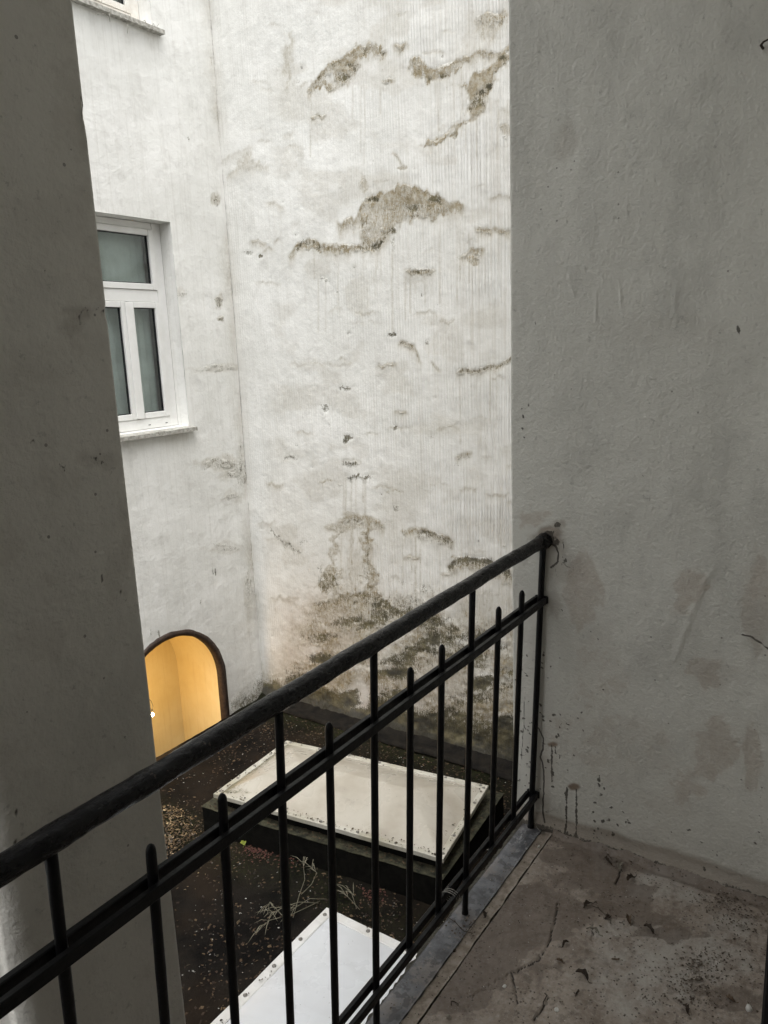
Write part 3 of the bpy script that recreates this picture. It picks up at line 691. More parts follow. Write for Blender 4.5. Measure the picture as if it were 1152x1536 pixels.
# ------------------------------------------------------------------ lit arch
def make_arch():
    ar = empty('arched_opening', (AX, LY, -1.55)); ar['label'] = 'round arched opening with dark brown edge and glowing ochre inside'
    child_of(ar, HOUSE)
    def part(name, mb, mat, smooth=False):
        o = mb.build(name, mat, None, smooth); child_of(o, ar); return o
    n = 48; fr = .045
    path = [(AX+AR, -1.75), (AX+AR, -1.5)]+[(AX+AR*math.cos(math.pi*i/n), AZ+AR*math.sin(math.pi*i/n)) for i in range(n+1)]+[(AX-AR, -1.5), (AX-AR, -1.75)]
    def offs(p, d):
        x, z = p
        if z < AZ: return (x-d if x > AX else x+d, z)
        l = math.hypot(x-AX, z-AZ); return (AX+(x-AX)*(l-d)/l, AZ+(z-AZ)*(l-d)/l)
    V = []; F = []
    for i, p in enumerate(path):
        w = (float(fbm(i*.8, 2, 8, 3))-.5)*.014
        a = offs(p, -.006-w); b = offs(p, fr+w*.4)
        V += [(a[0], LY+.010, a[1]), (a[0], LY-.012, a[1]), (b[0], LY-.010, b[1]), (b[0], LY+.05, b[1])]
    for i in range(len(path)-1):
        for k in range(3): F.append((i*4+k, i*4+4+k, i*4+5+k, i*4+k+1))
    s = MB(); s.add(V, F); part('arch_edge', s, FRAMEB, True)
    # soffit and jamb, 0.56 deep
    V = []; F = []; D = 7
    for i, p in enumerate(path):
        b = offs(p, fr)
        zb = b[1] if b[1] > -1.7 else -3.4
        for k in range(D+1): V.append((b[0], LY+.05+.52*k/D, zb))
    for i in range(len(path)-1):
        for k in range(D): F.append((i*(D+1)+k, (i+1)*(D+1)+k, (i+1)*(D+1)+k+1, i*(D+1)+k+1))
    s = MB(); s.add(V, F); part('soffit', s, OCHRE, True)
    s = MB(); yb = LY+.57
    s.add([(AX-.9, yb, -3.4), (AX+.9, yb, -3.4), (AX+.9, yb, -.3), (AX-.9, yb, -.3)], [(0, 1, 2, 3)])
    part('back_panel', s, OCHRE)
    s = MB().box((AX-.9, LY+.05, -3.45), (AX+.9, yb, -3.40)); part('stair_floor', s, OCHRE)
    # lamp hung on the panel
    lp = at(229, 1072, 1, LY+.16)
    L = empty('arch_lamp', tuple(lp)); tag(L, 'small bright bulb glowing inside the arch beside the pillar edge', 'lamp')
    n_ = NT('bulb_glow'); n_.b.inputs['Emission Color'].default_value = (1, .74, .36, 1); n_.b.inputs['Emission Strength'].default_value = 60; n_.done((1, .9, .7), .4)
    bm = MB(); bm.tube([(0, 0, -.016), (0, 0, -.012), (0, 0, 0), (0, 0, .012), (0, 0, .018)], [.002, .007, .0095, .008, .005], 14)
    bm.build('bulb', n_.m, L, True)
    hm = MB(); hm.tube([(0, 0, .018), (0, 0, .045)], .008, 10); hm.build('lamp_holder', SEAL, L, True)
    wmb = MB(); wmb.tube([(0, 0, .045), (.012, .0, .075), (.016, .02, .11), (.006, .05, .14), (-.01, .10, .12), (-.02, .26, .10)], .0022, 6); wmb.build('wire', SEAL, L, True)
    pl = bpy.data.lights.new('arch_lamp_light', 'POINT'); pl.energy = LAMP_W; pl.color = (1.0, .64, .27); pl.shadow_soft_size = .07
    po = bpy.data.objects.new('arch_lamp_light', pl); COL.objects.link(po); po.parent = L; po.location = (-.03, -.06, .0)
LAMP_W = 4.3
make_arch()
print('house ok')

# ------------------------------------------------------------------ loggia side wall (right), plane X = 2.16, ends at Y = .985
SX, SY = 2.16, .988
def make_side_wall():
    U = np.concatenate([np.arange(-.3, .18, .06), np.arange(.18, .62, .0065), np.arange(.62, SY-.012, .0032)])
    path = [(SX, u) for u in U]; rr = .010
    for k in range(7):
        a = math.pi/2*k/6; path.append((SX+rr-rr*math.cos(a), SY-rr+rr*math.sin(a)))
    path += [(SX+.05, SY), (2.5, SY), (3.2, SY), (4.0, SY), (BX+.1, SY)]
    path = np.array(path)
    Z = np.concatenate([np.arange(-1.75, -.1, .05), np.arange(-.1, -.01, .0065), np.arange(-.01, 1.12, .0042), np.arange(1.12, 1.35, .0065), np.arange(1.35, 2.7, .016), np.arange(2.7, 4.6, .3)])
    n, k = len(path), len(Z)
    P = np.zeros((n, k, 3)); P[..., 0] = path[:, None, 0]; P[..., 1] = path[:, None, 1]; P[..., 2] = Z[None, :]
    P = P.reshape(-1, 3); px, py = to_px(P); x, y, z = P.T.copy(); N = len(P)
    br = np.zeros(N); mo = np.zeros(N); ck = np.zeros(N); dp = np.zeros(N)
    # reddish old paint showing through
    for q in [(1040, 880, 24, 26), (1022, 905, 18, 14), (1050, 1000, 30, 14), (1068, 1022, 18, 14), (1072, 1090, 26, 20), (1080, 1120, 34, 30), (1030, 1180, 34, 30), (1060, 1150, 26, 22), (1140, 900, 26, 70), (1128, 1140, 16, 50), (1128, 1105, 12, 18),
              (1040, 870, 20, 12), (930, 1130, 80, 60), (850, 1100, 40, 40), (900, 1010, 40, 70), (1000, 1200, 50, 30), (800, 780, 22, 18), (880, 880, 30, 60)]:
        blob(br, px, py, *q, .85 if q[2] < 35 else .4, rag=.8, seed=int(q[0]+q[1]))
    # dark band along the foot; crust line below carries a painted shadow line
    t = z-.0
    hb = .050+.030*fbm(y*9, y*0, 41, 3)
    dp = np.maximum(dp, (1-sm(hb*.8, hb*1.25, t))*.95); dp = np.maximum(dp, (1-sm(.05, .30, t))*.35*fbm(y*8, z*8, 42, 3))
    mo = np.maximum(mo, (1-sm(.008, .03, t))*.9)
    dp = np.maximum(dp, np.exp(-((y-.905)/.05)**2)*.35*sm(1.0, .2, z)*(.4+fbm(y*9, z*5, 43, 3)))
    for q in [(822, 808, 26, 20, 1.0), (845, 850, 30, 30, .35), (815, 1180, 16, 60, .5), (838, 820, 14, 18, .5), (835, 790, 12, 9, .5), (842, 786, 7, 7, .6), (826, 840, 10, 34, .45), (832, 905, 12, 26, .4), (852, 205, 18, 26, .28), (845, 225, 16, 18, .25), (1035, 480, 18, 12, .25), (905, 1290, 40, 10, .75), (950, 1270, 34, 6, .5),
              (1000, 500, 120, 30, .10), (1080, 1010, 30, 20, .2)]:
        blob(dp, px, py, *q[:4], q[4], rag=.5, seed=int(q[0]))
    for q in [(820, 803, 11, 8, .95), (834, 812, 8, 8, .7), (836, 787, 6, 5, .8), (846, 842, 4, 6, .6)]: blob(mo, px, py, *q[:4], q[4], rag=.9, seed=int(q[1]))
    # cracks below the handrail end and down the corner
    S_ = lambda pts, w=1.4, s=1., wb=1.5, sd=1: stroke(ck, px, py, pts, w, s, wb, sd)
    S_([(824, 812), (834, 820), (838, 830), (837, 842), (831, 848), (826, 851)], 1.5, .95, 2, 2); S_([(826, 804), (830, 803), (831, 808)], 1.2, .8)
    S_([(845, 812), (846, 822)], 1.2, .8); S_([(843, 842), (852, 850), (862, 852)], 1, .6); S_([(866, 872), (862, 885), (866, 900)], 1, .55); S_([(833, 850), (836, 864)], 1, .6)
    S_([(808, 1092), (815, 1108), (815, 1122), (811, 1135), (816, 1156), (815, 1200), (814, 1215), (818, 1232)], 1.25, 1., 1.6, 4)
    S_([(787, 1045), (786, 1080), (784, 1110), (783, 1140)], 1, .7, 1.2, 5); S_([(791, 1180), (791, 1228)], 1, .5, 1, 6)
    S_([(1112, 951), (1126, 955), (1140, 962), (1152, 974)], 1.6, .9, 2, 7); S_([(1066, 858), (1052, 884), (1038, 920), (1020, 968)], 1.1, .42, 2, 8)
    S_([(926, 1140), (934, 1146), (945, 1156)], 1, .5); S_([(1085, 1078), (1110, 1084), (1128, 1080)], 1, .45, 2, 9)
    # rusty drips
    for (bx, by, w_, h_) in [(861, 1180, 11, 6), (829, 1117, 8, 4)]:
        blob(dp, px, py, bx, by, w_, h_, 1.35, rag=.25, seed=3); blob(br, px, py, bx, by, w_, h_, 1.0, rag=.25, seed=3)
    for pts in [[(850, 1182), (849, 1255)], [(864, 1184), (865, 1262)], [(828, 1118), (828, 1172)], [(833, 1120), (833, 1128)]]: stroke(mo, px, py, pts, 1.7, .95, .8, 9)
    # spatter
    for (cx, cy, w_, h_, nn, r0_) in [(815, 1040, 26, 55, 26, 2.0), (842, 1085, 28, 18, 12, 2.2), (836, 1150, 26, 26, 16, 2.4), (805, 1150, 22, 80, 26, 1.8), (788, 1120, 10, 110, 34, 1.9), (785, 980, 10, 80, 12, 1.4),
                                 (900, 1178, 20, 14, 8, 2.4), (915, 1225, 30, 22, 16, 2.2), (905, 1255, 24, 10, 18, 1.8), (1080, 1290, 26, 12, 14, 2.0), (850, 468, 16, 10, 9, 2.2), (800, 470, 26, 20, 12, 1.3),
                                 (1130, 1230, 20, 50, 12, 1.7), (880, 980, 60, 80, 20, 1.3), (960, 1060, 80, 60, 14, 1.1), (920, 700, 120, 120, 12, 1.0), (785, 640, 14, 60, 8, 1.5), (980, 1240, 60, 30, 16, 1.4)]:
        for _ in range(nn):
            ax_, ay_ = rng.normal(cx, w_*.6), rng.normal(cy, h_*.6); rr_ = r0_*rng.uniform(.35, 1.15)
            an = rng.uniform(-.9, .9); L_ = rr_*rng.uniform(.2, 2.2)
            stroke(mo, px, py, [(ax_, ay_), (ax_+L_*math.cos(an+.6), ay_+L_*math.sin(an+.6))], rr_*.9, .85, .8, int(ax_))
    blob(mo, px, py, 904, 1232, 3, 3, 1.2, rag=0); blob(mo, px, py, 1042, 164, 3, 3, 1.3, rag=0); blob(mo, px, py, 1108, 496, 3, 3, 1.3, rag=0); blob(mo, px, py, 830, 134, 4, 6, .5)
    # relief
    d = (fbm(y*2.2, z*1.6, 44, 3)-.5)*.016+(fbm(y*16, z*12, 45, 3)-.5)*.0035
    for pts in [[(853, 418), (862, 440)], [(930, 440), (932, 457)], [(1014, 435), (1010, 470)], [(894, 455), (893, 478)], [(978, 145), (976, 160), (984, 150)], [(942, 308), (941, 317)]]:
        f_ = np.zeros(N); stroke(f_, px, py, pts, 2.0, 1., 1., 3); d -= f_*.004
    f_ = np.zeros(N); stroke(f_, px, py, [(1066, 858), (1052, 884), (1038, 920), (1012, 990)], 3.5, 1., 1., 3); d -= f_*.004
    f_ = np.zeros(N); blob(f_, px, py, 848, 215, 22, 32, 1, rag=.2); d += f_*.004
    f_ = np.zeros(N); blob(f_, px, py, 1126, 1130, 10, 34, 1, rag=.5); d += f_*.003
    face = (P[:, 0] < SX+.006)
    P[:, 0] += np.where(face, d, 0) ; P[:, 1] += np.where(~face & (P[:, 0] < 2.3), (fbm(z*14, z*0, 46, 3)-.5)*.005, 0)
    P[:, 0] -= np.where(face, (1-sm(.0, .05, t))*sm(-.05, 0, t)*.012*(.5+fbm(y*20, z*0, 47, 2)), 0)
    o = link('side_wall', raw_mesh('side_wall', P, grid_faces(n, k, flip=False), PLA, True, dict(brown=br, moss=mo, crack=ck, damp=dp)))
    tag(o, 'dingy grey plaster wall at right where the black railing ends', 'wall')
make_side_wall()

# ------------------------------------------------------------------ pillar beyond the railing (left)
def make_pillar():
    x0, x1, y0, y1, rr = .500, .800, 1.05, 1.34, .014
    path = []
    def arc(cx, cy, a0, a1):
        for k in range(6): a = a0+(a1-a0)*k/5; path.append((cx+rr*math.cos(a), cy+rr*math.sin(a)))
    for u in np.arange(y1-.02, y0+rr, -.02): path.append((x0, u))
    rr = .030; arc(x0+rr, y0+rr, math.pi, 1.5*math.pi); rr0 = rr
    for u in np.arange(x0+rr+.008, x1-.014, .008): path.append((u, y0))
    rr = .009; arc(x1-rr, y0+rr, 1.5*math.pi, 2*math.pi)
    for u in np.arange(y0+.03, y1, .03): path.append((x1, u))
    path += [(x1, y1), (x0, y1), path[0]]
    path = np.array(path); Z = np.concatenate([np.arange(-1.7, 0, .05), np.arange(0, 2.3, .009), np.arange(2.3, 4.05, .1)])
    n, k = len(path), len(Z)
    P = np.zeros((n, k, 3)); P[..., 0] = path[:, None, 0]; P[..., 1] = path[:, None, 1]; P[..., 2] = Z[None, :]
    P = P.reshape(-1, 3); px, py = to_px(P); x, y, z = P.T.copy(); N = len(P)
    br = np.zeros(N); mo = np.zeros(N); ck = np.zeros(N); dp = np.zeros(N)
    for q in [(122, 470, 26, 12, .8), (108, 492, 20, 14, .5), (150, 690, 34, 16, .6), (175, 870, 20, 50, .45), (60, 960, 50, 40, .4), (90, 720, 60, 30, .35), (190, 800, 14, 70, .5), (128, 180, 10, 40, .6), (70, 330, 60, 50, .2), (50, 560, 60, 14, .3)]:
        blob(dp, px, py, *q[:4], q[4]*.8, rag=.7, seed=int(q[0]))
    dp = np.maximum(dp, sm(500, 522, py+(fbm(px/30., py*0, 5, 3)-.5)*20)*.12*(px > 0)*(px < 300))
    for q in [(128, 466, 9, 5, .55), (146, 466, 12, 4, .5), (118, 482, 8, 6, .4), (126, 488, 3, 8, .5), (138, 690, 14, 5, .55), (162, 708, 8, 8, .45), (94, 698, 9, 5, .5), (124, 164, 3, 12, .7), (132, 196, 3, 10, .6)]: blob(mo, px, py, *q[:4], q[4], rag=1., seed=int(q[0]))
    for pts in [[(152, 858), (152, 872)], [(178, 884), (188, 906), (194, 890)], [(120, 140), (124, 160), (130, 172)], [(100, 660), (104, 676)], [(118, 460), (122, 468), (134, 464), (140, 474), (158, 466)], [(122, 468), (118, 482), (124, 494)], [(140, 474), (146, 490)], [(20, 1160), (26, 1230), (22, 1300)]]: stroke(ck, px, py, pts, 1.2, .7, 2, 4)
    for _ in range(60):
        ax_, ay_ = rng.uniform(0, 260), rng.uniform(0, 1536); stroke(mo, px, py, [(ax_, ay_), (ax_+.5, ay_+rng.uniform(0, 5))], rng.uniform(1, 2), .7, .5, 3)
    br = .5*fbm(x*9, z*3, 51, 3)
    cx, cy = (x0+x1)/2, (y0+y1)/2
    dd = (fbm((x+y)*6, z*3, 52, 3)-.5)*.003+(fbm((x+y)*30, z*22, 53, 3)-.5)*.002
    ch = np.zeros(N)
    for q in [(126, 175, 7, 12), (160, 470, 7, 8), (134, 200, 5, 9)]: blob(ch, px, py, *q, .6, rag=.6, seed=int(q[0]))
    P[:, 1] += np.where(y < y0+.04, dd, 0); P[:, 0] += np.where(x > x1-.02, dd-ch*.004, 0)
    o = link('pillar', raw_mesh('pillar', P, grid_faces(n, k), PIL, True, dict(brown=br, moss=mo, crack=ck, damp=dp)))
    tag(o, 'tall square plaster pillar standing just outside the black railing', 'pillar')
make_pillar()

# ------------------------------------------------------------------ the rest of the loggia and courtyard that shades the view
def plain_struct(name, mb, mat, smooth=False):
    o = mb.build(name, mat, None, smooth); o['kind'] = 'structure'; return o
WALLP = m_simple('plain_wall_plaster', (.44, .43, .40), (.52, .51, .48), 6, .85, .3, .01)
plain_struct('ceiling', MB().box((-1.3, -.3, CEIL if (CEIL := 3.9) else 0), (2.15, .98, 4.1)), WALLP)
plain_struct('upper_wall', MB().box((.45, .981, 3.95), (2.159, 1.36, 4.5)), WALLP)
m = MB(); m.box((.66, -.30, -.15), (2.159, .03, 3.9)); m.box((-1.3, -.30, -.15), (-.62, .03, 3.9)); m.box((-.62, -.30, 2.15), (.66, .03, 3.9))
plain_struct('rear_wall', m, WALLP)
plain_struct('end_wall', MB().box((-4.2, .5, -1.75), (-4.0, LY, 1.6)), WALLP)
plain_struct('left_wall', MB().box((-1.5, -.3, -1.75), (-1.301, 1.0, 3.9)), WALLP)
m = MB(); DARKR = m_simple('dark_room_plaster', (.40, .39, .37), (.48, .47, .45), 6, .9, .2)
m.box((-1.3, -2.6, -.16), (1.5, -2.5, 2.9)); m.box((-1.4, -2.6, -.16), (-1.3, -.301, 2.9)); m.box((1.5, -2.6, -.16), (1.6, -.301, 2.9)); m.box((-1.4, -2.6, 2.9), (1.6, -.301, 3.0)); m.box((-1.4, -2.6, -.2), (1.6, -.301, -.161))
plain_struct('room_behind', m, DARKR)
m = MB().box((-4.0, 1.0, -1.75), (2.159, 1.04, -.20)); plain_struct('lower_wall', m, WALLP)

# door frame the camera looks past
df = empty('door_frame', (.60, .06, 0)); tag(df, 'black door frame edge at the far lower right of the view', 'door frame')
dpx = at(1145.5, 1475, 1, .056)
m = MB().box((dpx[0]-.60, -.02, 0), (dpx[0]-.60+.055, -.004, 2.1), .002); m.build('frame_post', DARKP, df)
m = MB().box((-1.2, -.05, 2.101), (dpx[0]-.60+.055, -.004, 2.15)); m.build('frame_head', DARKP, df)

# ------------------------------------------------------------------ balcony floor
def make_floor():
    X = np.concatenate([np.arange(-1.3, 1.1, .1), np.arange(1.1, SX+.0101, .0048)])
    Y = np.concatenate([np.arange(-.3, .0, .1), np.arange(0.0, .8431, .0044)])
    xx, yy = np.meshgrid(X, Y, indexing='ij'); x = xx.ravel(); y = yy.ravel(); N = len(x)
    P = np.stack([x, y, np.zeros(N)], -1); px, py = to_px(P)
    dp = np.zeros(N); ck = np.zeros(N); lt = np.zeros(N)
    for q in [(880, 1300, 60, 34), (930, 1345, 60, 34), (830, 1370, 90, 50), (760, 1420, 90, 50), (980, 1378, 40, 14), (850, 1290, 34, 22), (700, 1480, 70, 40), (1110, 1500, 60, 26), (1000, 1400, 50, 12)]:
        blob(dp, px, py, *q, .8, rag=.95, seed=int(q[0]))
    dp *= .75+.5*fbm(x*30, y*30, 66, 4)
    dp = np.maximum(dp, (1-sm(.02, .05+.05*fbm(y*9, y*0, 61, 3), SX-x))*1.1)
    for q in [(970, 1450, 120, 70), (930, 1400, 40, 22), (700, 1370, 30, 40), (1090, 1420, 40, 60), (905, 1290, 16, 30), (1000, 1330, 60, 30)]: blob(lt, px, py, *q, .75, rag=.7, seed=int(q[1]))
    S_ = lambda pts, w=1.2, s=.9, wb=2.5, sd=1: stroke(ck, px, py, pts, w, s, wb, sd)
    c5 = lambda *pp: [(540+a/1.882, 1150+b/1.882) for a, b in pp]
    S_(c5((560, 385), (545, 460), (540, 490), (520, 530), (470, 565), (420, 585)), 1.2, .8, 3, 3); S_(c5((430, 585), (445, 670)), 1.1, .8, 2, 4)
    S_(c5((530, 650), (520, 675), (490, 715)), 1.6, .9, 3, 5); S_(c5((738, 290), (722, 328)), 1.3, .9, 2, 6); S_(c5((420, 585), (330, 640), (290, 700)), 1.0, .5, 4, 7)
    S_(c5((660, 450), (655, 490)), 1.2, .7, 3, 8); S_(c5((890, 600), (1000, 560), (1060, 480)), .9, .3, 5, 9)
    z = (fbm(x*5, y*5, 62, 4)-.5)*.010+(fbm(x*28, y*28, 63, 3)-.5)*.0028-ck*.004
    z += .030*(1-sm(.0, .035+.02*fbm(y*12, y*0, 64, 3), SX+.01-x))*(.5+.7*fbm(y*25, x*20, 65, 3))
    z -= .001*sm(.83, .843, y)
    P[:, 2] = z
    fl = link('balcony_floor', raw_mesh('balcony_floor', P, grid_faces(len(X), len(Y)), FLOOR, True, dict(damp=dp, crack=ck, light=lt)))
    fl['kind'] = 'structure'
    # mortar strip between two joints
    X2 = np.arange(-1.3, 2.158, .0075); Y2 = np.linspace(.8446, .8780, 7)
    def strip(name, Yv, mat, zf, rag=0, seed=1, thick=.012):
        xx, yy = np.meshgrid(X2, Yv, indexing='ij'); x = xx.ravel(); y = yy.ravel().copy()
        j = np.tile(np.arange(len(Yv)), len(X2))
        y += np.where(j == 0, (fbm(x*30, x*0, seed, 3)-.5)*rag, 0)+np.where(j == len(Yv)-1, (fbm(x*30, x*0+3, seed, 3)-.5)*rag, 0)
        z = zf(x, y); V = np.stack([x, y, z], -1)
        ends = (j == 0) | (j == len(Yv)-1)
        lo = V[ends].copy(); lo[:, 2] -= thick
        n = len(X2); F = grid_faces(n, len(Yv)); b = len(V)
        idx0 = np.arange(n)*len(Yv); idx1 = idx0+len(Yv)-1; l0 = b+np.arange(n)*2; l1 = l0+1
        Fs = [np.stack([idx0[:-1], l0[:-1], l0[1:], idx0[1:]], -1), np.stack([idx1[:-1], idx1[1:], l1[1:], l1[:-1]], -1)]
        F = np.concatenate([F, Fs[0][:, ::-1], Fs[1][:, ::-1]])
        o = link(name, raw_mesh(name, np.concatenate([V, lo]), F, mat, True), fl); return o
    strip('mortar_strip', Y2, MORTAR, lambda x, y: (fbm(x*25, y*40, 71, 4)-.5)*.006-.001, .006, 5)
    e = strip('edge_slab', np.linspace(.8795, .9500, 12), EDGE, lambda x, y: (fbm(x*9, y*12, 72, 4)-.5)*.004+.002-.004*sm(.944, .95, y), .002, 7, .035)
    e['label'] = 'blue grey worn edge slab the railing stands on'
    m = MB().box((-1.3, -.3, -.15), (2.158, .944, -.034)); m.build('slab_core', MORTAR2, fl)
    # ragged mossy concrete nib under the edge
    X3 = np.arange(-1.3, 2.157, .006); prof = [(.945, -.026), (.965, -.030), (.982, -.040), (.990, -.060), (.986, -.110), (.95, -.150)]
    V = []
    for i, xq in enumerate(X3):
        for j, (a, b) in enumerate(prof):
            w = float(fbm(i*.16, j*.8, 73, 4))-.5; w2 = float(fbm(i*.5, j*.9, 74, 3))-.5
            k = min(j, 3)/3
            V.append((xq, a+(w*.035+w2*.012)*k, b+w2*.014*k))
    nib = link('slab_nib', raw_mesh('slab_nib', V, grid_faces(len(X3), len(prof), flip=False), MORTAR2, False), fl)
    return fl
FL = make_floor()
print('floor ok')

# ------------------------------------------------------------------ railing
YB, LEAN = .917, -.039/.95
def rp(x, z, dy=0.0): return (x, YB+LEAN*z+dy, z)
def make_railing():
    root = empty('railing', (2.145, YB, 0)); tag(root, 'black painted iron railing with thick worn handrail along the balcony edge', 'railing')
    bpy.context.view_layer.update()
    def part(name, mb, mat, smooth=False, par=root):
        o = mb.build(name, mat, None, smooth); child_of(o, par); return o
    xs = np.arange(-1.25, 2.150, .012); pts = []; rad = []
    for xq in xs:
        z = np.interp(xq, [-1.25, .3, .95, 1.68, 1.75, 2.16], [.968, .971, .9775, .987, .990, .988])
        w = float(fbm(xq*9, 1, 81, 3))-.5
        pts.append(rp(xq, z+.0035*w, .003*(float(fbm(xq*7, 4, 82, 3))-.5))); rad.append(.0190+.0020*(float(fbm(xq*22, 7, 83, 3))-.5))
    part('handrail', MB().tube(pts, rad, 26, jit=.0011, seed=84), RAIL, True)
    part('wall_socket', MB().tube([rp(2.118, .987), rp(2.128, .987), rp(2.150, .988), rp(2.162, .988)], [.021, .0235, .024, .026], 20, jit=.002, seed=3), RAIL, True)
    def vbar(x, zt, zb, lean=0, tip=True, w=.0078, foot=False):
        s = MB(); V = []; st = []
        if foot: st += [(zb, 1.25), (zb+.006, 1.15), (zb+.014, 1.0)]
        else: st += [(zb, .35), (zb+.004, .8), (zb+.009, 1.0)]
        for t in np.linspace(0, 1, 16)[1:-1]: st.append((zb+.014+(zt-zb-.03)*t, 1.0))
        if tip: st += [(zt-.016, 1.0), (zt-.009, .92), (zt-.003, .62), (zt, .25)]
        else: st += [(zt, 1.0)]
        n = 8
        for k, (z, sc_) in enumerate(st):
            p = rp(x+lean*z, z)
            for i in range(n):
                a = 2*math.pi*(i+.5)/n; ca, sa = math.cos(a), math.sin(a)
                q = 1.08*w*sc_/max(abs(ca), abs(sa))*.93
                V.append((p[0]+ca*q*(1+.05*math.sin(k*2.1+x*9)), p[1]+sa*q, z))
        F = [(k*n+i, k*n+(i+1) % n, (k+1)*n+(i+1) % n, (k+1)*n+i) for k in range(len(st)-1) for i in range(n)]
        F += [tuple(range(n-1, -1, -1)), tuple(range((len(st)-1)*n, len(st)*n))]
        s.add(V, F); return s
    tall = [1.677, 1.229, .930, .482, .03, -.42]; short = [1.996, 1.839, 1.521, 1.376, 1.073, .785, .637, .334, .18, -.12, -.27]
    part('end_post', vbar(2.143, .978, -.002, .004, tip=False, foot=True, w=.0088), BARS, True)
    for x in tall: part('baluster', vbar(x, .966, -.001 if x > .5 else 0, .004, tip=False, foot=True), BARS, True)['label'] = 'full height baluster joined to the handrail'
    for x in short: part('baluster', vbar(x, .873+.002*math.sin(x*17), .080, .004), BARS, True)['label'] = 'short baluster with a pointed free end'
    # paired flat rails clamping the balusters
    def rail(z, dy, w, h, x1, seed):
        V = []; xs = np.arange(-1.25, x1+.001, .03); n = 8
        for i, xq in enumerate(xs):
            zz_ = z+.0025*(float(fbm(xq*3, seed, 85, 2))-.5)*2
            p = rp(xq, zz_, dy)
            c = .0018
            ring = [(-w+c, -h), (w-c, -h), (w, -h+c), (w, h-c), (w-c, h), (-w+c, h), (-w, h-c), (-w, -h+c)]
            for a, b in ring: V.append((p[0], p[1]+a, p[2]+b))
        F = [(i*n+k, i*n+(k+1) % n, (i+1)*n+(k+1) % n, (i+1)*n+k) for i in range(len(xs)-1) for k in range(n)]+[tuple(range(n-1, -1, -1)), tuple(range((len(xs)-1)*n, len(xs)*n))]
        s = MB(); s.add(V, F); return s
    for z in (.800, .122):
        for dy in (-.0150, .0150):
            part('cross_rail', rail(z, dy, .0062, .0105, 2.150, z+dy), BARS, False)
    for z in (.800, .122):
        part('rail_clamp', MB().box((2.148, rp(0, z)[1]-.0215, z-.0125), (2.158, rp(0, z)[1]+.0215, z+.0125), .003), BARS)
    # wire twist around the lower rail
    p0 = at(676, 1333, 1, .912); s = MB(); hel = []
    for i in range(60):
        a = i/60*2*math.pi*3.2; hel.append((p0[0]-.012+.024*i/60, YB-.005+.0235*math.cos(a), .122+.0155*math.sin(a)))
    part('wire_tie', s.tube(hel, .0011, 6), STEEL, True)
make_railing()

# ------------------------------------------------------------------ courtyard roof
def make_roof():
    X = np.concatenate([np.arange(-4.0, 1.4, .3), np.arange(1.4, BX+.05, .025)]); Y = np.concatenate([np.arange(1.04, LY+.05, .025), [LY+.004]])
    Y = Y[Y <= LY+.005]
    xx, yy = np.meshgrid(X, Y, indexing='ij'); x = xx.ravel(); y = yy.ravel()
    z = RZ+(fbm(x*2, y*2, 101, 4)-.5)*.03+(fbm(x*14, y*14, 102, 3)-.5)*.012
    z += .05*(1-sm(.0, .12, BX-x))+.012*(1-sm(0, .1, LY-y))*sm(4.4, 4.6, x)
    mo = np.maximum((1-sm(.1, .6, BX-x)), (1-sm(.05, .3, abs(x-3.1)))*.6)*fbm(x*4, y*4, 103, 3)*1.3
    o = link('courtyard_roof', raw_mesh('courtyard_roof', np.stack([x, y, z], -1), grid_faces(len(X), len(Y)), ROOF, True, dict(moss=np.clip(mo, 0, 1))))
    o['kind'] = 'structure'
    def zr(x, y): return RZ+(float(fbm(x*2, y*2, 101, 4))-.5)*.03+(float(fbm(x*14, y*14, 102, 3))-.5)*.012
    return zr
ZR = make_roof()
# gutter felt strip along the wall foot
GUT = m_simple('grey_gutter_felt', (.005, .0045, .004), (.017, .0145, .011), 12, .8, .6, .02, .15)
gx = np.linspace(1.1, 4.7, 90); V = []
for i, yq in enumerate(gx):
    w = (float(fbm(i*.2, 1, 6, 3))-.5)
    V += [(4.76+.03*w, yq, RZ+.012), (4.77+.03*w, yq, RZ+.034+.01*w), (4.82+.02*w, yq, RZ+.040+.01*w), (4.87, yq, RZ+.030), (4.92, yq, RZ+.07)]
o = link('gutter_strip', raw_mesh('gutter_strip', V, grid_faces(90, 5), GUT, True)); o['kind'] = 'structure'

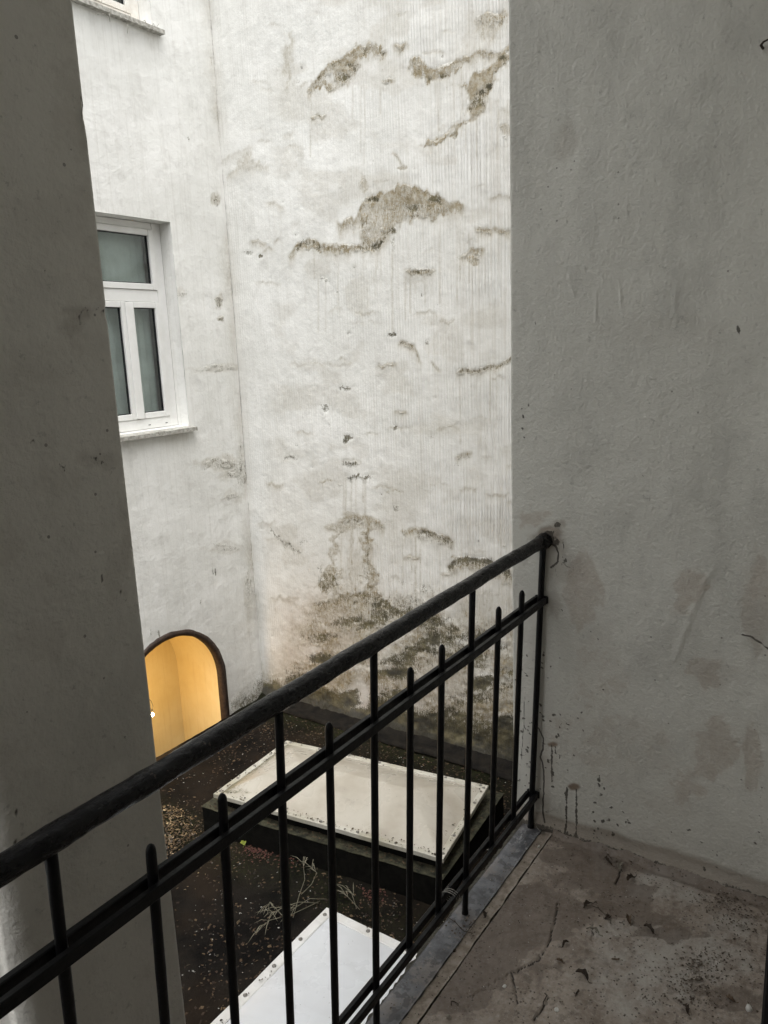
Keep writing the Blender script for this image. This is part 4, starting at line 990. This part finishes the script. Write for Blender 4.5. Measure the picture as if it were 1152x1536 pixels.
def bil(q, u, v): return [(q[0][k]*(1-u)+q[1][k]*u)*(1-v)+(q[3][k]*(1-u)+q[2][k]*u)*v for k in (0, 1)]
def inset(q, d):
    c = [sum(p[k] for p in q)/4 for k in (0, 1)]
    n = len(q); out = []
    for i in range(n):
        p = Vector(q[i]); a = (Vector(q[i-1])-p).normalized(); b = (Vector(q[(i+1) % n])-p).normalized()
        out.append(tuple(p+(a+b)*d))
    return out
def make_skylight(name, label, lid, ztop, ledge, zledge, mat_d, mat_r, rise, rimw, nscrew, crease=0):
    cx = sum(p[0] for p in lid)/4; cy = sum(p[1] for p in lid)/4
    root = empty(name, (cx, cy, RZ)); tag(root, label, 'skylight', None); bpy.context.view_layer.update()
    def part(nm, o): child_of(o, root); return o
    if ledge:
        part('ledge', MB().prism(ledge, RZ-.03, zledge).build('ledge', CURB))
        led = inset(ledge, -.004)
        # thin mossy cap, subdivided
        n1, n2 = 60, 40; V = []; 
        for i in range(n1+1):
            for j in range(n2+1):
                p = bil(led, i/n1, j/n2); V.append((p[0], p[1], zledge+.004+.012*(float(fbm(p[0]*14, p[1]*14, 7, 3))-.5)+.006))
        part('ledge_cap', link('ledge_cap', raw_mesh('ledge_cap', V, grid_faces(n1+1, n2+1), LEDGE, True)))
    part('curb', MB().prism(inset(lid, .05), RZ-.03 if not ledge else zledge+.002, ztop-.028).build('curb', CURB))
    # rim
    inn = inset(lid, rimw); m = MB(); V = []; F = []
    out2 = inset(lid, .004); 
    rings = [(lid, ztop-.030), (lid, ztop-.004), (out2, ztop), (inset(lid, rimw*.9), ztop-.002), (inn, ztop-.006)]
    ns = 24
    ptsr = []
    for q, z in rings:
        ring = []
        for s_ in range(4):
            for k in range(ns):
                t = k/ns; p = [q[s_][c]*(1-t)+q[(s_+1) % 4][c]*t for c in (0, 1)]
                w = .004*(float(fbm(p[0]*9, p[1]*9, 8, 2))-.5)
                ring.append((p[0]+w, p[1]+w, z+w*.6))
        ptsr.append(ring)
    n = ns*4; V = [p for r_ in ptsr for p in r_]
    for l in range(len(rings)-1):
        for k in range(n): F.append((l*n+k, l*n+(k+1) % n, (l+1)*n+(k+1) % n, (l+1)*n+k))
    part('rim', link('rim', raw_mesh('rim', V, F, mat_r, False, dict(edge=np.full(len(V), .50 if ledge else .22)))))
    # domed pane
    n1 = 70; V = []; ed = []
    for i in range(n1+1):
        for j in range(n1+1):
            u, v = i/n1, j/n1; p = bil(inn, u, v)
            eu = min(u, 1-u)*2; ev = min(v, 1-v)*2
            if crease:
                Lu = (Vector(inn[1])-Vector(inn[0])).length*eu/2; Lv = (Vector(inn[3])-Vector(inn[0])).length*ev/2
                dm_ = min(Lu, Lv, .36)/.36; h = .6*dm_+.4*math.sin(dm_*math.pi/2)
            else: h = (1-(1-eu)**3)*(1-(1-ev)**3)
            V.append((p[0], p[1], ztop-.0065+rise*h))
            e_ = min(eu*(3.4 if u < .5 else 8), ev*(2.6 if v < .5 else 6)) if ledge else min(eu*30, ev*30)
            ed.append(max(0, 1-e_)*((1.0 if u < .5 and eu <= ev*2 else .55) if ledge else .3))
    part('dome_pane', link('dome_pane', raw_mesh('dome_pane', V, grid_faces(n1+1, n1+1), mat_d, True, dict(edge=ed))))
    # underside backing
    q = inset(lid, .010); part('liner', MB().prism(q, ztop-.034, ztop-.0305).build('liner', CURB))
    mid = inset(lid, rimw*.5)
    sm_ = MB(); sm_.tube([(0, 0, -.002), (0, 0, .002), (0, 0, .003), (0, 0, .006), (0, 0, .008)], [.011, .011, .007, .0065, .003], 10); me = None
    for s_ in range(4):
        a, b = Vector(mid[s_]), Vector(mid[(s_+1) % 4]); k_ = nscrew[s_ % 2]
        for k in range(k_):
            p = a.lerp(b, (k+.12)/(k_-.76))
            if me is None: o = sm_.build('screw', STEEL, None, True); me = o.data
            else: o = link('screw', me)
            o.location = (p.x, p.y, ztop); bpy.context.view_layer.update(); child_of(o, root)
    return root
def P2(x, y, z): p = at(x, y, 2, z); return (float(p[0]), float(p[1]))
ACR1 = m_acrylic('grimy_acrylic', (.46, .43, .37), (.32, .28, .22), .7)
ACR2 = m_acrylic('white_acrylic', (.60, .62, .645), (.52, .53, .545), .5)
RIM1 = m_acrylic('grimy_rim', (.52, .50, .44), (.34, .31, .23), .9)
RIM2 = m_acrylic('white_rim', (.66, .66, .65), (.48, .46, .42), .7)
lid1 = [P2(320, 1190, -1.30), P2(665, 1288, -1.30), P2(733, 1178, -1.30), P2(430, 1110, -1.30)]
led1 = [P2(303, 1210, -1.41), P2(664, 1320, -1.41), P2(755, 1191, -1.41), P2(432, 1118, -1.41)]
# order: near-left, near-right, far-right, far-left seen from the balcony
make_skylight('skylight', 'grimy cream domed skylight on a black mossy kerb, farther one', lid1, -1.30, led1, -1.418, ACR1, RIM1, .12, .040, (7, 5), 1)
a = P2(490, 1360, -1.35)
lid2 = [(1.05, a[1]-1.06), (a[0]-.01, a[1]-1.06), (a[0], a[1]), (1.05, a[1]-.01)]
lid2 = [lid2[3], lid2[0], lid2[1], lid2[2]]
make_skylight('skylight', 'clean white skylight directly below the railing, nearer one', lid2, -1.35, None, 0, ACR2, RIM2, .06, .055, (5, 9), 0)

# ------------------------------------------------------------------ debris
def chips(name, spots, mat, kind='stuff', seed=1, curl=.3):
    rg = random.Random(seed); V = []; F = []
    for (x, y, z, s, asp) in spots:
        a = rg.uniform(0, 6.28); ca, sa = math.cos(a), math.sin(a); n = len(V); h = s*rg.uniform(.1, curl)
        for (u, v, w) in ((-1, 0, 0), (-.3, -asp, .4), (.9, -asp*.3, .2), (.5, asp, 1), (-.5, asp*.7, .5), (0, 0, 1.3)):
            u += rg.uniform(-.25, .25); v += rg.uniform(-.2, .2)*asp
            V.append((x+(u*ca-v*sa)*s, y+(u*sa+v*ca)*s, z+w*h+.001))
        F += [(n, n+1, n+5), (n+1, n+2, n+5), (n+2, n+3, n+5), (n+3, n+4, n+5), (n+4, n, n+5)]
    o = link(name, raw_mesh(name, V, F, mat, False)); o['kind'] = kind; return o
CH_LITTER = m_chips('leaf_litter_mix', [(0, (.010, .007, .005)), (.35, (.03, .018, .011)), (.65, (.055, .033, .018)), (.9, (.11, .075, .042)), (1, (.02, .018, .012))])
CH_WHITE = m_chips('pale_paint_flakes', [(0, (.10, .095, .085)), (.5, (.24, .23, .21)), (1, (.55, .54, .51))])
CH_GRIT = m_chips('dark_grit', [(0, (.05, .038, .028)), (.5, (.10, .078, .06)), (.85, (.17, .14, .11)), (1, (.3, .27, .24))])
rg = random.Random(3)
def inside(p, q):
    c = False; n = len(q)
    for i in range(n):
        a, b = q[i], q[(i+1) % n]
        if (a[1] > p[1]) != (b[1] > p[1]) and p[0] < (b[0]-a[0])*(p[1]-a[1])/(b[1]-a[1]+1e-12)+a[0]: c = not c
    return c
sp = []
while len(sp) < 5200:
    x = rg.uniform(1.5, 4.85); y = rg.uniform(1.6, 4.75)
    d = float(fbm(x*3, y*3, 111, 3)); pr = sm(.42, .62, d)*.5+.10
    if x > 4.3: pr += .45
    if 2.8 < x < 3.4 and y > 3.2: pr += .45
    if abs(x-3.1) < .16 and y < 3.8: pr += .4
    if rg.random() > pr or inside((x, y), led1) or inside((x, y), lid2): continue
    s = rg.uniform(.004, .012)*(1.3 if rg.random() < .15 else 1)
    sp.append((x, y, ZR(x, y), s, rg.uniform(.3, .8)))
chips('leaf_litter', sp, CH_LITTER, seed=4, curl=.6)
sp = []
for _ in range(1500):
    p = at(rg.gauss(248, 30), rg.gauss(1246, 34), 2, RZ)
    if p[0] > 3.25 or inside((p[0], p[1]), led1): continue
    sp.append((p[0], p[1], ZR(p[0], p[1])+.004, rg.uniform(.004, .013), rg.uniform(.3, .8)))
chips('lamplit_leaf_litter', sp, m_chips('lamplit_leaf_mix', [(0, (.025, .017, .01)), (.5, (.08, .052, .027)), (.85, (.17, .115, .06)), (1, (.34, .26, .15))], .35), seed=14, curl=.8)  # litter coloured paler and glossier to paint the lamp's warm glow on the roof
sp = []
while len(sp) < 620:
    x = rg.uniform(1.5, 4.85); y = rg.uniform(1.6, 4.75)
    if inside((x, y), led1) or inside((x, y), lid2) or rg.random() > .3+.7*float(sm(.4, .6, fbm(x*4, y*4, 112, 3))): continue
    sp.append((x, y, ZR(x, y)+.003, rg.uniform(.0025, .007)*(1.5 if rg.random() < .1 else 1), rg.uniform(.3, .8)))
chips('paint_flakes', sp, CH_WHITE, seed=5)
# litter lying on the skylights' edges
sp = []
for q, z, nn in ((lid1, -1.300, 260), (led1, -1.398, 420)):
    for _ in range(nn):
        s_ = rg.choice((0, 0, 0, 3, 1, 2)); t = rg.random(); a_, b_ = q[s_], q[(s_+1) % 4]
        p = (Vector(a_).lerp(Vector(b_), t)); c_ = Vector((sum(v[0] for v in q)/4, sum(v[1] for v in q)/4)); p = p.lerp(c_, rg.random()**2*.12+.02)
        sp.append((p.x, p.y, z+.004, rg.uniform(.003, .009), rg.uniform(.3, .8)))
for _ in range(90):
    t = rg.random()**2; p = Vector(lid2[0]).lerp(Vector(lid2[3]), .3*t+rg.random()*.5) if rg.random() < .75 else Vector(lid2[3]).lerp(Vector(lid2[2]), rg.random())
    sp.append((p.x+rg.uniform(-.02, .02), p.y-rg.uniform(.03, .07), -1.343, rg.uniform(.003, .009), rg.uniform(.3, .7)))
chips('skylight_litter', sp, CH_LITTER, seed=6, curl=.6)
# grit on the balcony
sp = []; spw = []
for q in ((1090, 1345, 50, 24, 260), (1105, 1380, 40, 24, 160), (1050, 1470, 40, 26, 200), (1060, 1440, 60, 20, 160), (960, 1290, 70, 8, 120), (700, 1395, 22, 14, 90), (900, 1365, 60, 40, 120), (1030, 1500, 70, 24, 160)):
    for _ in range(q[4]):
        p = at(rg.gauss(q[0], q[2]*.6), rg.gauss(q[1], q[3]*.6), 2, 0)
        if p[0] < 2.14: sp.append((p[0], p[1], .002, rg.uniform(.001, .0045), rg.uniform(.3, .9)))
while len(sp) < 3000:
    x = rg.uniform(1.15, 2.15); y = rg.uniform(.0, .93); pr = .12+.5*float(sm(.45, .65, fbm(x*6, y*6, 113, 3)))+(.5 if x > 2.06 else 0)+(.3 if x < 1.9 and y < .45 else 0)
    if rg.random() > pr: continue
    sp.append((x, y, .001+(.02*(x > 2.12)), rg.uniform(.0008, .0032), rg.uniform(.4, .9)))
chips('floor_grit', sp, CH_GRIT, seed=7, curl=.7)
for _ in range(420):
    x = rg.uniform(1.15, 2.12); y = rg.uniform(.02, .9); spw.append((x, y, .003, rg.uniform(.0008, .0022), rg.uniform(.5, .9)))
chips('floor_flakes', spw, CH_WHITE, seed=8, curl=.7)

# ------------------------------------------------------------------ single leaves, stones and twigs on the balcony
LEAFM = m_simple('dry_dark_leaf', (.022, .015, .010), (.055, .036, .022), 60, .7, .5, .002)
LEAFB = m_simple('dry_brown_leaf', (.07, .045, .028), (.16, .115, .075), 60, .75, .5, .002)
LEAFG = m_simple('dead_grey_leaf', (.16, .145, .115), (.30, .275, .23), 60, .75, .5, .002)
STONEW = m_simple('pale_stone', (.50, .49, .46), (.70, .69, .66), 60, .8, .5, .002)
def leaf(px_, py_, L, wd, ang, curl, mat, label, stem=.4, name='dry_leaf', cat='leaf', group='dry leaves on the balcony floor', z=0.004, plane=0.0, yellow=False):
    p = at(px_, py_, 2, plane)
    root = empty(name, (p[0], p[1], plane+z), R(ang)); tag(root, label, cat, group)
    nu, nv = 9, 5; V = []; rr = random.Random(int(px_*7+py_))
    for i in range(nu):
        u = i/(nu-1); w = wd*max(.1, math.sin(math.pi*(u*.9+.06)))**.6*(1+.25*math.sin(u*17+px_))*rr.uniform(.8, 1.15)
        for j in range(nv):
            v = (j/(nv-1)-.5)*2
            zz = curl*(abs(v)**1.5)*w*1.0+L*.16*curl*math.sin(u*3.0)+rr.uniform(0, .10*L)
            V.append(((u-.5)*L+rr.uniform(-.03, .03)*L, v*w*(1-.35*curl*abs(v))+.12*L*math.sin(u*4+py_), zz))
    F = [(i*nv+j, (i+1)*nv+j, (i+1)*nv+j+1, i*nv+j+1) for i in range(nu-1) for j in range(nv-1)]
    me = raw_mesh('blade', V, F, mat, True); b = link('blade', me, root)
    sdf = b.modifiers.new('thick', 'SOLIDIFY'); sdf.thickness = .0006
    if stem: MB().tube([(-.5*L, 0, .001), (-.5*L-stem*L*.5, .1*L, .003), (-.5*L-stem*L, .05*L, .006)], .0009, 5).build('stem', mat, root)
    return root
c5p = lambda a, b: (540+a/1.882, 1150+b/1.882)
leaf(*c5p(700, 272), .036, .007, 60, 1.0, LEAFM, 'black curled leaf near the wall foot beside a pale leaf')
leaf(*c5p(735, 285), .034, .010, 20, .8, LEAFG, 'pale grey folded leaf near the wall foot')
leaf(*c5p(765, 322), .028, .011, 160, .9, LEAFM, 'small rounded dark leaf in front of the wall, right of the crack')
leaf(*c5p(642, 396), .034, .008, 150, .6, LEAFM, 'flat dark leaf at the upper end of the thin twig', stem=.3)
leaf(*c5p(700, 431), .020, .009, -20, .8, LEAFM, 'small dark leaf tip at the lower end of the thin twig', stem=.2)
leaf(*c5p(760, 438), .030, .010, 30, 1.0, LEAFB, 'brown crumpled leaf in the middle of the floor')
leaf(*c5p(815, 465), .034, .008, 70, .9, LEAFM, 'dark torn leaf on the floor right of the crumpled brown leaf')
leaf(*c5p(580, 507), .028, .005, -20, .9, LEAFM, 'narrow dark curled leaf on the floor by the long crack')
leaf(*c5p(563, 553), .018, .006, 80, .8, LEAFB, 'tiny brown leaf below the narrow dark one')
leaf(*c5p(627, 597), .036, .010, 70, 1.1, LEAFM, 'largest dark leaf rolled up on the floor near the lower middle')
leaf(*c5p(355, 424), .020, .008, 10, .9, LEAFM, 'small dark leaf lying by the edge slab')
leaf(*c5p(657, 468), .034, .005, 80, 1.0, LEAFG, 'thin greyish curled leaf standing beside the damp patch')
leaf(*c5p(1045, 662), .022, .007, 80, .9, LEAFB, 'brown upright leaf at lower right near the white stone')
leaf(*c5p(613, 642), .020, .003, 10, .5, LEAFM, 'thin sliver of dark leaf below the largest one')
leaf(*c5p(722, 548), .022, .003, -50, .3, LEAFB, 'straight brown sliver on the floor right of the largest leaf', stem=0)
leaf(*c5p(920, 690), .024, .007, 40, .9, LEAFM, 'dark leaf at the lower edge of the photo right of centre')
leaf(*c5p(250, 712), .014, .005, 120, .5, LEAFG, 'pale leaf scrap near the bottom joint of the edge strip', stem=0)
# curled worm like stalk
def twig(pts, rad, mat, label, name='twig', cat='twig', group=None, plane=0.0, z=.004):
    P_ = [at(a, b, 2, plane) for a, b in pts]; o0 = P_[0]
    root = empty(name, (o0[0], o0[1], plane)); tag(root, label, cat, group)
    pp = [(p[0]-o0[0], p[1]-o0[1], z+.004*math.sin(i*1.7)+.002) for i, p in enumerate(P_)]
    MB().tube(pp, [rad*(1-.5*i/len(pp)) for i in range(len(pp))], 6).build('stalk', mat, root, True); return root
twig([c5p(*q) for q in [(258, 680), (258, 672), (264, 667), (273, 669), (278, 677), (276, 684)]], .0015, LEAFM, 'small hooked black stalk on the floor near the bottom edge')
twig([c5p(*q) for q in [(655, 398), (672, 408), (690, 420), (698, 428)]], .0009, LEAFM, 'thin dark twig joining two dark leaves on the floor')
twig([c5p(*q) for q in [(248, 430), (270, 448), (292, 468), (318, 472)]], .0012, LEAFM, 'thin bent dark twig lying across the edge slab')
twig([c5p(*q) for q in [(522, 646), (528, 655), (518, 668), (516, 690)]], .0016, LEAFM, 'forked dark twig in the crack near the bottom edge')
twig([c5p(*q) for q in [(690, 262), (700, 256), (712, 268)]], .0010, LEAFM, 'short curved stalk beside the black curled leaf')
twig([(801, 1236), (806, 1246), (813, 1252), (818, 1250)], .0018, STEEL, 'bent grey wire end at the foot of the end post', name='wire_scrap', cat='wire')
def stone(px_, py_, s, mat, label, name='pebble', plane=0.0, flat=.5, cat='pebble'):
    p = at(px_, py_, 2, plane); V = []; n = 8; rr = random.Random(int(px_+py_*3))
    for (zz, q) in ((0, .8), (.35, 1), (.8, .75), (1.0, .3)):
        for k in range(n):
            a = 2*math.pi*k/n; r_ = s*q*rr.uniform(.8, 1.15); V.append((r_*math.cos(a), r_*.75*math.sin(a), zz*s*flat*2))
    F = [(l*n+k, l*n+(k+1) % n, (l+1)*n+(k+1) % n, (l+1)*n+k) for l in range(3) for k in range(n)]+[tuple(range(n-1, -1, -1)), tuple(range(3*n, 4*n))]
    o = link(name, raw_mesh(name, V, F, mat, True)); o.location = (p[0], p[1], plane-.0005); tag(o, label, cat); return o
stone(*c5p(505, 227), .006, STONEW, 'tiny white pebble in the joint beside the edge slab')
stone(*c5p(1097, 686), .011, STONEW, 'white pebble at the lower right of the balcony floor')
stone(*c5p(555, 686), .008, STONEW, 'flat white paint flake near the bottom centre of the floor', name='paint_flake', flat=.15, cat='paint flake')
stone(*c5p(408, 620), .007, STONEW, 'round pale paint flake beside the short crack', name='paint_flake', flat=.15, cat='paint flake')
stone(*c5p(267, 520), .006, LEAFM, 'small black lump on the edge slab')
# nail in the side wall
p = at(1145, 73, 0, SX); nl = MB(); nl.tube([(.01, 0, 0), (-.022, .002, .002), (-.028, -.004, .006), (-.03, -.014, .008)], [.003, .003, .0024, .002], 8)
o = nl.build('wall_hook', LEAFM, None, True); o.location = tuple(p); tag(o, 'small dark bent hook stuck in the side wall at upper right', 'hook')

# ------------------------------------------------------------------ dead plant on the courtyard roof
STRAW = m_simple('dead_straw', (.10, .09, .06), (.20, .185, .135), 40, .8, .3)
def dead_plant(root_px, tips, label, rad=.0024, fan=6, seed=1):
    b = at(*root_px, 2, RZ); root = empty('dead_plant', (b[0], b[1], RZ)); tag(root, label, 'dead plant'); rg = random.Random(seed)
    for t in tips:
        P_ = [at(a, c, 2, RZ) for a, c in t]; pp = [(p[0]-b[0], p[1]-b[1], .015+.035*math.sin(math.pi*i/(len(P_)))) for i, p in enumerate(P_)]
        MB().tube(pp, [rad*(1-.6*i/len(pp)) for i in range(len(pp))], 6).build('stalk', STRAW, root, True)
        e = Vector(pp[-1]); d = (Vector(pp[-1])-Vector(pp[-2])).normalized(); s = MB()
        for k in range(fan):
            a = rg.uniform(-.7, .7); L = rg.uniform(.05, .13); dd = Vector((d.x*math.cos(a)-d.y*math.sin(a), d.x*math.sin(a)+d.y*math.cos(a), 0)); st = e-d*rg.uniform(0, .08)
            q = [st, st+dd*L*.5+Vector((0, 0, .015)), st+dd*L]; w = Vector((-dd.y, dd.x, 0))*.0022
            V = [q[0]-w*.4, q[0]+w*.4, q[1]-w, q[1]+w, q[2]-w*.2, q[2]+w*.2]; s.add(V, [(0, 1, 3, 2), (2, 3, 5, 4)])
        s.build('leaf_tuft', STRAW, root)
dead_plant((480, 1372), [[(480, 1355), (440, 1380), (405, 1392), (390, 1404)], [(478, 1358), (450, 1362), (430, 1370), (410, 1378)], [(440, 1380), (450, 1350), (458, 1330), (455, 1300)], [(452, 1345), (468, 1335), (476, 1320), (468, 1310)],
                         [(430, 1384), (415, 1372), (405, 1365), (402, 1378)], [(490, 1352), (465, 1358), (440, 1374)]], 'dry straw coloured plant lying on the roof above the white skylight', seed=5)
dead_plant((540, 1368), [[(540, 1368), (525, 1358), (515, 1348)], [(535, 1366), (528, 1350), (522, 1344)]], 'small dry tuft on the roof between the two skylights', rad=.002, seed=6)
LEAFY = m_simple('yellow_green_leaf', (.12, .15, .02), (.24, .26, .04), 40, .6, .3)
leaf(367, 1269, .055, .020, 40, .4, LEAFY, 'bright yellow green leaf on the roof beside the skylight kerb', name='fallen_leaf', group=None, plane=RZ, z=.02)
REDT = m_simple('reddish_litter', (.05, .016, .012), (.11, .045, .03), 50, .8, .4)
sp = []
for _ in range(260):
    q = rg.choice(((400, 1283, 26, 6), (430, 1292, 30, 6), (560, 1345, 12, 8), (380, 1276, 14, 4))); p = at(rg.gauss(q[0], q[2]*.6), rg.gauss(q[1], q[3]*.7), 2, RZ); sp.append((p[0], p[1], ZR(p[0], p[1])+.006, rg.uniform(.004, .011), rg.uniform(.3, .7)))
chips('red_leaf_litter', sp, REDT, seed=9, curl=.7)
print('done')
